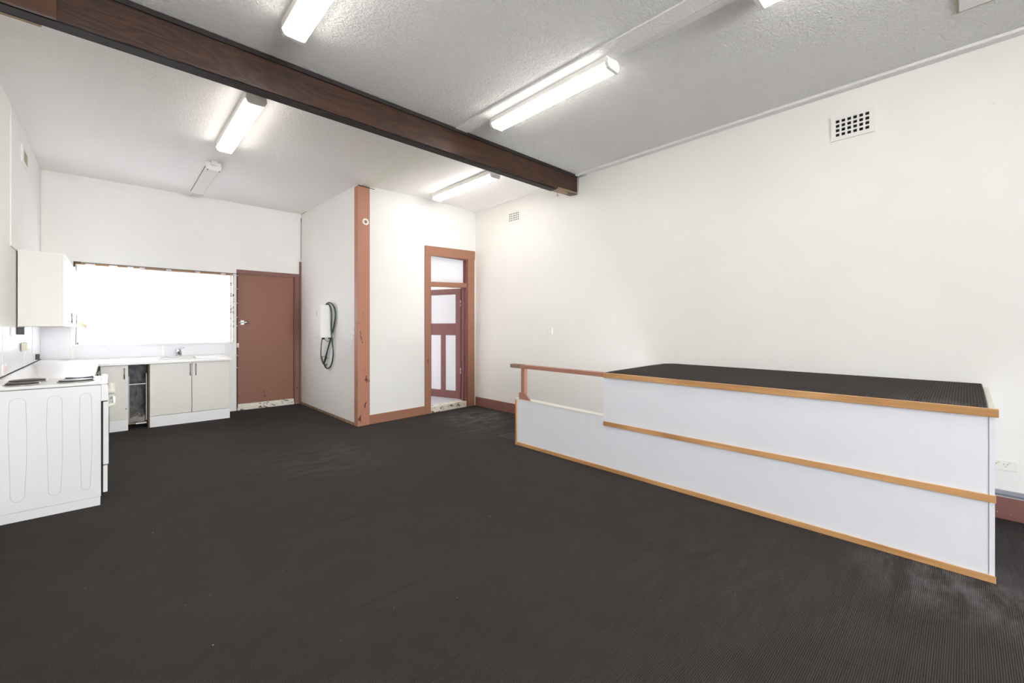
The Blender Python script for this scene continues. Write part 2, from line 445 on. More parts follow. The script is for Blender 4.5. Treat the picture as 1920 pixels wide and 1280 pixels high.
# door wall
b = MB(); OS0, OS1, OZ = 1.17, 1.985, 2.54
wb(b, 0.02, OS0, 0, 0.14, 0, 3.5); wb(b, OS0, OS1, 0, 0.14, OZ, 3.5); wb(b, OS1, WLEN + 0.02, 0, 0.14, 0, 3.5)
struct('wall_door_side', b, wall_mat('wall_paint_darkened', rgb(227, 225, 220)))  # shared wall paint, darkened here to offset the strong light on this wall
# front wall with the shop window opening behind the camera
b = MB(); b.box(XL, XR, YF - 0.15, YF, 0, 0.25); b.box(XL, XR, YF - 0.15, YF, 2.8, 3.5)
b.box(XL, -0.45, YF - 0.15, YF, 0.25, 2.8); b.box(2.80, XR, YF - 0.15, YF, 0.25, 2.8)
struct('wall_front', b, M['wall'])
wf = MB()
for x in (-0.45, 1.15, 2.74): wf.box(x, x + 0.06, YF - 0.1, YF - 0.04, 0.25, 2.8)
wf.box(-0.45, 2.80, YF - 0.1, YF - 0.04, 0.25, 0.31); wf.box(-0.45, 2.80, YF - 0.1, YF - 0.04, 2.74, 2.8)
w2 = struct('window_2', wf, M['grey_metal'])
struct('wall_light_screen', MB().box(2.86, 2.94, YF, -3.8, 0, 3.5), M['wall'])  # unseen partition, added to keep shopfront light off the right wall
# room behind the panelled door
b = MB(); b.box(XS + 0.1, XR, 9.0, 9.1, 0, 3.5); struct('wall_side_room', b, M['wall'])
b = MB(); b.hexa([tuple(WO + WD * s + WN * 0.03 + Vector((0, 0, z))) if n == 0 else (s2, 9.0, z) for (s, n, z, s2) in
    ((0.12, 0, 0.0, 0), (WLEN - 0.01, 0, 0.0, 0), (0, 1, 0.0, XR - 0.005), (0, 1, 0.0, XS + 0.105), (0.12, 0, 0.10, 0), (WLEN - 0.01, 0, 0.10, 0), (0, 1, 0.10, XR - 0.005), (0, 1, 0.10, XS + 0.105))])
# keep the raised floor behind the wall line except through the opening
bmesh.ops.translate(b.b, verts=[v for v in b.b.verts if v.co.y < 7], vec=WN * 0.112)
struct('floor_side_room', b, M['tile'])

# sheeting and seams on the walls
struct('trim_1', MB().box(XS - 0.005, XS, 5.81, YB - 0.002, 0.035, 2.486), M['board'])
struct('trim_2', MB().box(XL, XL + 0.010, 5.885, YB - 0.001, 2.095, 3.375), M['wall2'], 0.003)
struct('trim_3', MB().box(XR - 0.003, XR, 2.482, 2.90, 2.965, 3.34), M['wall'], 0.0015)
struct('trim_4', MB().box(XS - 0.022, XS - 0.004, 5.81, YB - 0.03, 0.0, 0.032), M['raw'])
# cornice batten along the right wall, front and rear
b = MB(); b.box(XR - 0.085, XR, YF + 0.001, 3.60, ZC - 0.020, ZC); b.box(XR - 0.085, XR - 0.070, YF + 0.001, 3.60, ZC - 0.024, ZC - 0.02)
struct('trim_5', b, M['ceil_strip'], 0.002)
struct('trim_6', MB().hexa([(XR - 0.075, 3.80, 3.365), (XR, 3.80, 3.365), (XR, 5.85, 3.352), (XR - 0.075, 5.85, 3.352), (XR - 0.075, 3.80, 3.392), (XR, 3.80, 3.392), (XR, 5.85, 3.378), (XR - 0.075, 5.85, 3.378)]), M['ceil_r'], 0.003)
# cover strips on the ceiling
b = MB(); ex = [(3.60, 2.585, 2.735), (3.0, 2.588, 2.750), (2.4, 2.60, 2.762), (1.8, 2.612, 2.778), (1.2, 2.628, 2.770), (0.95, 2.635, 2.765), (0.80, 2.64, 2.85), (-1.0, 2.66, 2.90)]
for (ya, xa, xb), (yb, xc, xd) in zip(ex, ex[1:]):
    b.hexa([(xc, yb, ZC - 0.014), (xd, yb, ZC - 0.014), (xb, ya, ZC - 0.014), (xa, ya, ZC - 0.014), (xc, yb, ZC), (xd, yb, ZC), (xb, ya, ZC), (xa, ya, ZC)])
struct('trim_7', b, M['ceil_strip'], 0.003)
b = MB(); ex = [(1.86, 2.775, 2.815), (1.4, 2.78, 2.845), (1.02, 2.785, 2.86), (0.86, 2.79, 2.87)]
for (ya, xa, xb), (yb, xc, xd) in zip(ex, ex[1:]):
    b.hexa([(xc, yb, ZC - 0.007), (xd, yb, ZC - 0.007), (xb, ya, ZC - 0.007), (xa, ya, ZC - 0.007), (xc, yb, ZC), (xd, yb, ZC), (xb, ya, ZC), (xa, ya, ZC)])
struct('trim_8', b, paint('torn_strip', rgb(232, 230, 227), 0.6, 0.03, 0.05))
b = MB(); ex = [(1.86, 2.816), (1.4, 2.846), (1.02, 2.861), (0.86, 2.871)]
for (ya, xa), (yb, xb) in zip(ex, ex[1:]):
    b.hexa([(xb, yb, ZC - 0.004), (xb + 0.004, yb, ZC - 0.004), (xa + 0.004, ya, ZC - 0.004), (xa, ya, ZC - 0.004), (xb, yb, ZC), (xb + 0.004, yb, ZC), (xa + 0.004, ya, ZC), (xa, ya, ZC)])
struct('trim_15', b, plain('dark_ceiling_crack', rgb(120, 116, 112), 0.9))
b = MB(); b.hexa([(2.50, 3.8, 3.379), (2.80, 3.8, 3.379), (2.66, 5.70, 3.320), (2.50, 5.70, 3.316), (2.50, 3.8, 3.384), (2.80, 3.8, 3.384), (2.66, 5.70, 3.345), (2.50, 5.70, 3.345)])
struct('trim_9', b, plain('greenish_ceiling_strip', rgb(234, 233, 222), 0.7))
# gaps where the sheeting has pulled away (dark slivers)
b = MB(); wb(b, 0.0, 0.165, -0.012, 0.02, 3.300, 3.312); wb(b, 0.165, 0.24, -0.004, 0.01, 3.304, 3.310)
b.hexa([(XS - 0.006, 7.70, 3.366), (XS, 7.70, 3.366), (XS, 8.10, 3.368), (XS - 0.006, 8.10, 3.368), (XS - 0.006, 7.70, 3.370), (XS, 7.70, 3.370), (XS, 8.10, 3.385), (XS - 0.006, 8.10, 3.385)])
b.box(XS - 0.006, XS, YB - 0.012, YB, 3.22, 3.30); b.box(XS - 0.004, XS, YB - 0.008, YB, 2.55, 3.22)
struct('trim_10', b, M['dark'])

# skirtings
b = MB(); b.box(XR - 0.018, XR, YF, 5.84, 0, 0.152)
struct('baseboard_right', b, M['skirt'], 0.003)
b = MB(); wb(b, 0.165, 1.095, -0.018, 0, 0, 0.128)
struct('baseboard_door_side', b, M['brown_arch'], 0.002)
b = MB(); b.box(XL, XL + 0.02, YF, 4.4, 0, 0.14); struct('baseboard_left', b, M['skirt'])

# ------------------------------------------------------------------ windows and doors of the rear wall
b = MB()
b.box(WX0, WX0 + 0.035, YB + 0.09, YB + 0.15, WZ0, WZ1); b.box(WX1 - 0.03, WX1, YB + 0.09, YB + 0.15, WZ0, WZ1)
b.box(WX0, WX1, YB + 0.09, YB + 0.15, WZ0, WZ0 + 0.035); b.box(WX0, WX1, YB + 0.09, YB + 0.15, WZ1 - 0.03, WZ1)
b.box(0.535, 0.575, YB + 0.09, YB + 0.15, WZ0, WZ1); b.box(0.22, 0.53, YB + 0.07, YB + 0.10, WZ0 + 0.035, WZ0 + 0.065)
win = struct('window_1', b, plain('window_frame_white', rgb(232, 232, 236), 0.4), 0.003)
struct('pane', MB().box(WX0 + 0.03, WX1 - 0.03, YB + 0.118, YB + 0.122, WZ0 + 0.03, WZ1 - 0.03), M['glass'], 0, win)
struct('sill', MB().box(WX0 - 0.02, WX1 + 0.01, YB - 0.035, YB + 0.10, WZ0 - 0.03, WZ0), M['splash'], 0.004, win)
struct('lintel', MB().box(WX0, WX1, YB + 0.01, YB + 0.07, WZ1 - 0.026, WZ1 - 0.001), wood_mat('orange_lintel', rgb(130, 90, 50), rgb(176, 130, 84), 'X', 1, 3), 0, win)
b = MB(); b.box(WX0 - 0.012, WX0 + 0.06, YB - 0.006, YB, WZ1 - 0.012, WZ1 + 0.012); b.box(WX0 - 0.012, WX0 + 0.006, YB - 0.006, YB, WZ1 - 0.06, WZ1)
b.box(WX0 + 0.06, WX1 + 0.04, YB - 0.006, YB, WZ1 - 0.001, WZ1 + 0.007)
struct('head_gap', b, plain('grimy_gap', rgb(96, 88, 80), 0.9), 0, win)
b = MB(); b.box(WX0 + 0.005, WX0 + 0.022, YB - 0.004, YB + 0.01, WZ0, WZ1 - 0.03); struct('track', b, M['pipe'], 0.002, win)
b = MB(); b.box(1.40, 1.425, YB - 0.01, YB + 0.03, WZ0, WZ1 - 0.02); b.box(1.432, 1.455, YB - 0.014, YB + 0.03, WZ0, WZ1 - 0.02); struct('worn_jamb', b, M['worn'], 0.002, win)

d = thing('door', (1.93, YB, 0), 'plain reddish brown door with scuffed bottom edge, beside the curtained window', 'door')
d.name = 'door_1'; d['kind'] = 'structure'
for k in ('label', 'category'): del d[k]
MB().box(DX0 + 0.008, DX1 - 0.012, YB + 0.03, YB + 0.07, 0.10, DZ1).build('door_leaf', M['brown_door'], d, 0.003)
b = MB(); b.box(DX0 - 0.012, XS - 0.034, YB - 0.022, YB, DZ1, 2.298); b.box(DX1, XS - 0.034, YB - 0.018, YB, 0, DZ1)
b.box(DX1 - 0.012, DX1, YB, YB + 0.10, 0, DZ1); b.box(DX0, DX0 + 0.008, YB, YB + 0.1, 0, DZ1)
b.build('door_frame', M['brown_frame'], d, 0.002)
MB().box(XS - 0.034, XS - 0.006, YB - 0.034, YB, 0.0, 2.52).build('corner_strip', M['brown_frame'], d, 0.002)
b = MB(); b.box(DX0 - 0.012, DX0 + 0.008, YB - 0.004, YB + 0.03, 0.0, DZ1); b.build('hinge_jamb', plain('dark_red_jamb', rgb(70, 36, 28), 0.6), d)
b = MB()
for z in (2.20, 1.98, 1.75, 1.52, 1.38, 0.90, 0.70): b.cyl((DX0, YB - 0.001, z), (0, -1, 0), 0.006, 0.006, 8)
b.build('nail_head', M['white_plastic'], d)
b = MB(); b.box(DX0, DX1 - 0.012, YB - 0.008, YB + 0.06, 0.0, 0.045); b.box(DX0, DX1 - 0.012, YB + 0.012, YB + 0.07, 0.045, 0.098)
b.build('threshold', M['worn'], d, 0.004)
bolt = MB(); bolt.cyl((1.478, YB + 0.01, 1.435), (1, 0, 0), 0.008, 0.13, 12); bolt.cyl((1.585, YB + 0.0, 1.435), (1, 0, 0), 0.022, 0.075, 16); bolt.box(1.55, 1.60, YB + 0.02, YB + 0.031, 1.40, 1.47)
bolt.build('door_bolt', M['chrome'], d, 0)
b = MB(); b.box(DX0 - 0.006, DX0 + 0.02, YB - 0.014, YB - 0.004, 1.03, 1.10); b.build('strike_plate', M['worn'], d)

# curtain: sheer panels on tabs
def curtain(name, x0, x1, ztop, zbot, label, tabs, phase, lean=0.0):
    root = thing(name, ((x0 + x1) / 2, YB + 0.04, zbot), label, 'curtain', 'sheer curtains in the rear window')
    mb = MB(); nx, nz = int((x1 - x0) / 0.012), 16; grid = []
    for j in range(nz + 1):
        t = j / nz; z = zbot + (ztop - zbot) * t; row = []
        for i in range(nx + 1):
            u = i / nx; x = x0 + (x1 - x0) * u
            x += lean * (1 - t) * (0.5 - u) * 0.5
            a = 0.010 * math.sin(u * (x1 - x0) * 62 + phase + 0.8 * math.sin(3 * t + u * 5)) + 0.006 * math.sin(u * (x1 - x0) * 23 + phase * 2)
            row.append(mb.b.verts.new((x, YB + 0.035 + a * (0.6 + 0.6 * (1 - t)), z + (0.006 * math.cos(u * 20) if j == 0 else 0))))
        grid.append(row)
    for j in range(nz):
        for i in range(nx):
            f = mb.b.faces.new([grid[j][i], grid[j][i + 1], grid[j + 1][i + 1], grid[j + 1][i]]); f.smooth = True
    c = mb.build('fabric', M['sheer'], root)
    sol = c.modifiers.new('thickness', 'SOLIDIFY'); sol.thickness = 0.0006
    for (xa, xb) in tabs:
        MB().box(xa, xb, YB + 0.006, YB + 0.009, ztop - 0.02, WZ1 - 0.004).build('tab', M['sheer'], root)
    h = MB(); h.box(x0, x1, YB + 0.022, YB + 0.0235, ztop - 0.035, ztop + 0.002); h.build('hem', M['sheer'], root)
    return root
curtain('sheer_curtain', -0.235, 0.30, 2.135, 1.135, 'sheer white curtain panel hanging from tabs at the left end of the window', ((-0.25, -0.155), (-0.02, 0.065), (0.17, 0.235)), 0.4, 0.12)
curtain('sheer_curtain', 0.302, 1.40, 2.221, 1.13, 'wide sheer white curtain panel drawn over the right part of the window', ((0.30, 0.36), (0.60, 0.66), (0.95, 1.01), (1.28, 1.34)), 1.7)
b = MB(); b.hexa([(-0.315, YB + 0.004, 1.395), (-0.235, YB + 0.004, 1.33), (-0.235, YB + 0.006, 1.33), (-0.315, YB + 0.006, 1.395), (-0.315, YB + 0.004, 1.445), (-0.235, YB + 0.004, 1.395), (-0.235, YB + 0.006, 1.395), (-0.315, YB + 0.006, 1.445)])
tag(b.build('paper_tape', M['kraft']), 'short strip of brown paper tape at the left edge of the curtained window', 'tape')

# splashback sheets
b = MB(); b.box(XL, XL + 0.006, 5.10, YB - 0.001, 0.955, 1.362)
struct('trim_11', b, M['splash'])
b = MB(); b.box(XL + 0.006, -0.385, YB - 0.006, YB, 0.94, 1.36); b.box(-0.36, 1.455, YB - 0.006, YB, 0.925, WZ0 - 0.03)
struct('trim_12', b, M['splash'])
b = MB()
for x0_, x1_, zt in ((-0.392, -0.358, 1.36), (0.545, 0.575, 1.092), (1.295, 1.322, 1.095)): b.box(x0_, x1_, YB - 0.012, YB, 0.932, zt)
for y in (5.47, 6.685): b.box(XL, XL + 0.010, y, y + 0.02, 0.955, 1.362)
b.box(XL, XL + 0.010, 7.30, 7.325, 0.955, 1.362)
struct('trim_13', b, M['white_plastic'], 0.002)
b = MB(); b.box(XL + 0.006, -0.395, YB - 0.010, YB, 0.930, 0.938); b.box(-0.36, 1.29, YB - 0.008, YB, 0.918, 0.926); b.box(XL, XL + 0.009, 5.10, YB - 0.01, 0.943, 0.9545)
struct('trim_14', b, plain('mouldy_gap', rgb(62, 56, 48), 0.9))

# ------------------------------------------------------------------ corner post, panelled door
b = MB(); wb(b, -0.004, 0.160, -0.022, 0.0, 0, 3.298); wb(b, -0.020, 0.0, -0.022, 0.075, 0, 3.296)
post = tag(b.build('corner_post', M['brown_post'], None, 0.003), 'tall terracotta brown corner post with flaking paint, running from floor to ceiling', 'post')
rg = MB(); c = WO + WD * 0.092 + WN * -0.0225 + Vector((0, 0, 2.818)); nrm = -WN
pts = 28; ro, ri = 0.046, 0.022
A = []
for (r_, off) in ((ro, 0.0), (ro, 0.010), (ro - 0.006, 0.014), (ri + 0.004, 0.014), (ri, 0.006), (ri, 0.0)):
    A.append([rg.b.verts.new(c + nrm * off + (WD * math.cos(2 * math.pi * k / pts) + Vector((0, 0, 1)) * math.sin(2 * math.pi * k / pts)) * r_) for k in range(pts)])
for a_, b_ in zip(A, A[1:] + A[:1]):
    for k in range(pts):
        f = rg.b.faces.new([a_[k], a_[(k + 1) % pts], b_[(k + 1) % pts], b_[k]]); f.smooth = False
ring = rg.build('sensor_base', M['white_plastic']); tag(ring, 'small round cream ring fitting screwed high on the brown corner post', 'sensor')
rc = MB(); rc.cyl(c + nrm * 0.0005, nrm, 0.0215, 0.005, 24); rc.build('centre', plain('ring_centre', rgb(150, 112, 100), 0.6), ring)
ring.children[0].location = (0, 0, 0)

d2 = thing('door', tuple(WO + WD * 1.6), '', ''); d2.name = 'door_2'; d2['kind'] = 'structure'
for k in ('label', 'category'): del d2[k]
b = MB(); wb(b, 1.095, 1.204, -0.022, 0.0, 0.0, 2.49)
q = lambda s, n, z: tuple(WO + WD * s + WN * n + Vector((0, 0, z)))
b.hexa([q(1.095, -0.024, 2.485), q(2.135, -0.024, 2.525), q(2.135, 0, 2.525), q(1.095, 0, 2.485), q(1.095, -0.024, 2.635), q(2.135, -0.024, 2.675), q(2.135, 0, 2.675), q(1.095, 0, 2.635)])
wb(b, 1.978, 2.128, -0.020, 0.0, 0.0, 2.525)
b.build('architrave', M['brown_arch'], d2, 0.002)
b = MB(); wb(b, OS0, 1.204, 0, 0.14, 0, OZ); wb(b, 1.955, OS1, 0.0, 0.14, 0.0, OZ); wb(b, OS0, OS1, 0, 0.14, 2.50, OZ)
wb(b, 1.93, 1.955, 0.05, 0.07, 0.10, 2.50)
b.build('door_jamb', M['brown_leaf'], d2)
b = MB(); b.hexa([q(1.204, -0.005, 2.005), q(1.955, -0.005, 2.035), q(1.955, 0.09, 2.035), q(1.204, 0.09, 2.005), q(1.204, -0.005, 2.078), q(1.955, -0.005, 2.112), q(1.955, 0.09, 2.112), q(1.204, 0.09, 2.078)])
b.build('transom_bar', M['brown_arch'], d2, 0.003)
b = MB(); wb(b, 1.204, 1.955, 0.055, 0.062, 2.07, 2.50); b.build('transom_pane', plain('painted_transom', rgb(222, 222, 226), 0.25), d2)
b = MB(); wb(b, 1.204, 1.955, -0.01, 0.14, 0.0, 0.098); b.build('threshold', M['worn'], d2, 0.004)
b = MB(); wb(b, 1.128, 1.152, -0.036, -0.022, 0.80, 0.86); b.build('catch', M['brown_leaf'], d2, 0.004)
# leaf swung open into the side room
H = WO + WD * 1.942 + WN * 0.135
LD = (Vector((4.225, 6.64, 0)) - Vector((4.44, 5.97, 0))).normalized(); LN = Vector((LD.y, -LD.x, 0))
def lb(mb, s0, s1, n0, n1, z0, z1):
    qq = lambda s, n, z: tuple(H + LD * s + LN * n + Vector((0, 0, z)))
    return mb.hexa([qq(s0, n0, z0), qq(s1, n0, z0), qq(s1, n1, z0), qq(s0, n1, z0), qq(s0, n0, z1), qq(s1, n0, z1), qq(s1, n1, z1), qq(s0, n1, z1)])
Z0_, Z1_, LW = 0.118, 2.03, 0.76
b = MB()
lb(b, 0, 0.105, 0, 0.038, Z0_, Z1_); lb(b, LW - 0.105, LW, 0, 0.038, Z0_, Z1_)
lb(b, 0.105, LW - 0.105, 0, 0.038, Z0_, 0.25); lb(b, 0.105, LW - 0.105, 0, 0.038, 1.22, 1.425); lb(b, 0.105, LW - 0.105, 0, 0.038, 1.93, Z1_)
lb(b, LW / 2 - 0.05, LW / 2 + 0.05, 0, 0.038, 0.25, 1.22)
leaf = b.build('door_leaf', M['brown_leaf'], d2, 0.003)
pn = plain('white_door_panel', rgb(226, 226, 232), 0.35)
for (a, e, z0, z1) in ((0.105, LW / 2 - 0.05, 0.25, 1.22), (LW / 2 + 0.05, LW - 0.105, 0.25, 1.22), (0.105, LW - 0.105, 1.425, 1.93)):
    bb = MB(); lb(bb, a, e, 0.012, 0.026, z0, z1); bb.build('panel', pn, leaf)
for z in (1.72, 0.55):
    bb = MB(); bb.cyl(H + LD * -0.006 + LN * -0.004 + Vector((0, 0, z)), (0, 0, 1), 0.009, 0.10, 10); bb.build('hinge', M['worn'], leaf)
bb = MB(); lb(bb, LW - 0.07, LW - 0.03, -0.03, 0.0, 1.02, 1.12); bb.build('lock', M['brown_leaf'], leaf, 0.003)

# ------------------------------------------------------------------ beam
BY0, BY1 = 3.615, 3.735
bm_ = thing('ceiling_beam', (2.0, 3.67, 3.15), 'long dark stained timber beam crossing the room under the ceiling', 'beam')
def dented():
    mb = MB(); n = 90; A = []
    for i in range(n + 1):
        x = XL + (4.612 - XL) * i / n
        def j(a): return (random.random() - 0.5) * a
        zb = 3.148 + 0.012 * max(0, (x - 3.4) / 1.2)
        A.append([mb.b.verts.new((x, BY0 + j(0.0015), zb + j(0.003))), mb.b.verts.new((x, BY1 + j(0.002), zb + 0.003 + j(0.003))),
                  mb.b.verts.new((x, BY1, 3.425)), mb.b.verts.new((x, BY0 + j(0.001), 3.425))])
    for a, c in zip(A, A[1:]):
        for k in range(4): mb.b.faces.new([a[k], a[(k + 1) % 4], c[(k + 1) % 4], c[k]])
    mb.b.faces.new(A[0]); mb.b.faces.new(A[-1][::-1]); return mb
dented().build('beam_body', M['beam'], bm_)
b = MB(); b.box(XL, 4.60, BY0 - 0.016, BY0, 3.380, ZC - 0.004); b.build('top_strip', M['beam_dark'], bm_, 0.002)
b = MB(); b.box(XL, -0.228, BY0 - 0.026, BY0, 3.140, 3.378); b.build('facing_board', M['beam2'], bm_, 0.003)
b = MB(); b.box(XL, -0.30, BY1, BY1 + 0.016, 3.138, 3.20); b.build('packing_strip', M['raw'], bm_)
b = MB(); b.box(XL, 4.20, BY0 + 0.02, BY1 - 0.004, 3.142, 3.149); b.build('underside_board', M['beam_dark'], bm_)
b = MB(); b.hexa([(4.21, BY0 - 0.008, 3.152), (4.60, BY0 - 0.008, 3.165), (4.60, BY1 + 0.002, 3.165), (4.21, BY1 + 0.002, 3.150), (4.21, BY0 - 0.008, 3.172), (4.60, BY0 - 0.008, 3.183), (4.60, BY1, 3.183), (4.21, BY1, 3.17)])
b.build('end_block', M['raw'], bm_, 0.002)
hk = MB(); hk.tube(spline([(4.32, BY1 - 0.02, 3.15), (4.32, BY1 - 0.02, 3.128), (4.335, BY1 - 0.02, 3.110), (4.32, BY1 - 0.02, 3.098), (4.305, BY1 - 0.02, 3.112)], 5), 0.003, 6)
tag(hk.build('cup_hook', M['black']), 'tiny dark wire hook under the dark beam near its right end', 'hook')
pb = MB(); pb.cyl((4.612, 3.60, 3.395), (0, -1, 0), 0.013, 0.13, 14)
tag(pb.build('pipe_stub', M['pipe']), 'short grey pipe stub beside the right end of the dark beam', 'pipe')
wr = MB(); wr.tube(spline([(4.628, 3.595, 3.39), (4.626, 3.59, 3.33), (4.620, 3.585, 3.26), (4.628, 3.59, 3.20)], 5), 0.004, 6)
tag(wr.build('loose_wire', M['white_plastic']), 'thin loose white wire hanging on the wall at the right end of the dark beam', 'wire')

# ------------------------------------------------------------------ fluorescent lights
def batten(x, y0, y1, zc, label, lit=True, ext=False):
    L = y1 - y0; yc = (y0 + y1) / 2
    root = thing('fluorescent_light', (x, yc, zc - 0.095), label, 'light', 'fluorescent batten lights on the ceiling')
    prof = [(-0.075, 0.0385), (-0.076, 0.026), (-0.060, 0.004), (-0.048, 0.0), (0.048, 0.0), (0.060, 0.004), (0.076, 0.026), (0.075, 0.0385)]
    MB().prism(prof, (x, y0 + 0.026, zc - 0.095), (1, 0, 0), (0, 0, 1), (0, 1, 0), L - 0.052).build('diffuser', M['lit'] if lit else M['unlit'], root)
    MB().box(x - 0.079, x + 0.079, y0 + 0.01, y1 - 0.01, zc - 0.056, zc).build('housing', M['batten'], root, 0.002)
    cap = [(-0.077, 0.066), (-0.081, 0.030), (-0.064, 0.0), (-0.05, -0.004), (0.05, -0.004), (0.064, 0.0), (0.081, 0.030), (0.077, 0.066)]
    for ya, yb in ((y0, y0 + 0.028), (y1 - 0.028, y1)):
        capm = M['batten'] if (ya == y0 or not lit) else M['unlit']
        MB().prism(cap, (x, ya, zc - 0.095), (1, 0, 0), (0, 0, 1), (0, 1, 0), yb - ya).build('end_cap', capm, root, 0.002)
    if not lit:
        MB().box(x - 0.0815, x - 0.0775, y0 + 0.028, y1 - 0.028, zc - 0.060, zc - 0.052).build('seal', plain('brown_seal', rgb(120, 110, 98), 0.7), root)
        MB().box(x - 0.064, x + 0.064, y1 - 0.030, y1 - 0.027, zc - 0.0985, zc - 0.094).build('seal', plain('brown_seal_end', rgb(120, 110, 98), 0.7), root)
        MB().box(x - 0.03, x + 0.03, y0 - 0.05, y0, zc - 0.045, zc).build('connector', M['batten'], root, 0.003)
        cm = plain('brown_clip', rgb(110, 95, 80), 0.5)
        for sx in (-1, 1): MB().cyl((x + sx * 0.06, y0 + 0.014, zc - 0.092), (0, 0, -1), 0.007, 0.012, 10).build('clip', cm, root)
    return root
batten(0.912, 1.78, 3.155, ZC, 'lit fluorescent light at the top of the photo, in front of the dark beam')
batten(0.915, 4.19, 5.62, 3.384, 'lit fluorescent light just behind the dark beam, over the left part of the room')
batten(0.918, 6.32, 7.68, 3.384, 'unlit fluorescent light nearest the rear wall, with white housing', False)
batten(2.795, 1.84, 3.21, ZC, 'lit fluorescent light mounted along the ceiling cover strip, in front of the beam')
batten(3.605, 4.14, 5.52, 3.374, 'lit fluorescent light behind the beam, nearest the panelled door')
batten(0.912, -3.2, -1.82, ZC, 'unseen fluorescent light added behind the camera to brighten the room, left row of the front ceiling')  # made-up lamp out of view, added to lift platform and ceiling
batten(1.9, -6.6, -5.22, ZC, 'unseen fluorescent light added behind the camera as fill, far end of the front ceiling')  # second added fill lamp, also out of view
batten(2.875, -0.52, 0.875, ZC, 'lit fluorescent light mostly cut off by the top edge of the photo')

# ceiling hatch
b = MB(); fr = 0.045; x0_, x1_, y0_, y1_ = 3.36, 4.02, -0.62, 0.031
hatch = thing('ceiling_hatch', ((x0_ + x1_) / 2, (y0_ + y1_) / 2, ZC - 0.016), 'square stippled access hatch in the ceiling at the top right corner', 'hatch')
MB().box(x0_, x1_, y0_, y1_, ZC - 0.012, ZC).build('hatch_panel', M['ceil_strip'], hatch, 0.004)
MB().box(x0_ - 0.014, x1_ + 0.014, y0_ - 0.014, y1_ + 0.012, ZC - 0.009, ZC).build('edge_seal', plain('yellowed_edge', rgb(172, 168, 142), 0.8), hatch)
MB().box(x0_ + 0.12, x1_ - 0.10, y0_ + 0.1, y1_ - 0.10, ZC - 0.018, ZC - 0.012).build('inset_panel', M['ceil_smooth'], hatch, 0.003)

# ------------------------------------------------------------------ wall vents
def vent(x, y0, y1, z0, z1, nx_, nz_, label, side=-1):
    root = thing('wall_vent', (x, (y0 + y1) / 2, z0), label, 'vent', 'white grid air vents in the walls')
    b = MB(); t = 0.012; m = 0.034
    xa, xb = (x - t, x - 0.0005) if side < 0 else (x + 0.0005, x + t)
    ya, yb, za, zb = y0 + m, y1 - m, z0 + m, z1 - m
    b.box(xa, xb, y0, y1, z0, za); b.box(xa, xb, y0, y1, zb, z1); b.box(xa, xb, y0, ya, za, zb); b.box(xa, xb, yb, y1, za, zb)
    hy = (yb - ya) / (nx_ + (nx_ - 1) * 0.55); gy = hy * 0.55
    hz = (zb - za) / (nz_ + (nz_ - 1) * 0.55); gz = hz * 0.55
    for i in range(1, nx_): b.box(xa, xb, ya + i * hy + (i - 1) * gy, ya + i * (hy + gy), za, zb)
    for j in range(1, nz_):
        for i in range(nx_): b.box(xa, xb, ya + i * (hy + gy), ya + i * (hy + gy) + hy, za + j * hz + (j - 1) * gz, za + j * (hz + gz))
    b.build('grille', M['white_plastic'], root)
    xc, xd = (x - 0.0022, x - 0.0004) if side < 0 else (x + 0.0004, x + 0.0022)
    MB().box(xc, xd, ya - 0.004, yb + 0.004, za - 0.004, zb + 0.004).build('dark_core', M['dark'], root)
    return root
vent(XR, 0.52, 0.815, 2.992, 3.202, 6, 4, 'larger white grid air vent high on the right wall, above the platform')
vent(XR, 4.735, 5.02, 3.003, 3.192, 6, 4, 'small white grid air vent high on the right wall, beyond the beam')
lv = thing('wall_vent', (XL, 6.63, 3.03), 'narrow cream louvre vent high on the left wall near the rear corner', 'vent')
b = MB(); b.box(XL + 0.010, XL + 0.022, 6.45, 6.83, 3.02, 3.045); b.box(XL + 0.010, XL + 0.022, 6.45, 6.83, 3.17, 3.195); b.box(XL + 0.010, XL + 0.022, 6.45, 6.53, 3.045, 3.17); b.box(XL + 0.010, XL + 0.022, 6.80, 6.83, 3.045, 3.17)
b.build('vent_frame', M['white_plastic'], lv)
for k in range(5): MB().hexa([(XL + 0.011, 6.53, 3.05 + k * .025), (XL + 0.022, 6.53, 3.046 + k * .025), (XL + 0.022, 6.80, 3.046 + k * .025), (XL + 0.011, 6.80, 3.05 + k * .025), (XL + 0.011, 6.53, 3.062 + k * .025), (XL + 0.022, 6.53, 3.054 + k * .025), (XL + 0.022, 6.80, 3.054 + k * .025), (XL + 0.011, 6.80, 3.062 + k * .025)]).build('louvre', plain('olive_louvre', rgb(190, 186, 160), 0.5), lv)

# ------------------------------------------------------------------ boxed platform
PX, PY0, PY1, PZ = 3.432, -0.106, 2.372, 0.928
pf = thing('raised_platform', (4.03, 1.13, 0.0), 'long white boxed platform with timber edging and dark carpeted top along the right wall', 'platform')
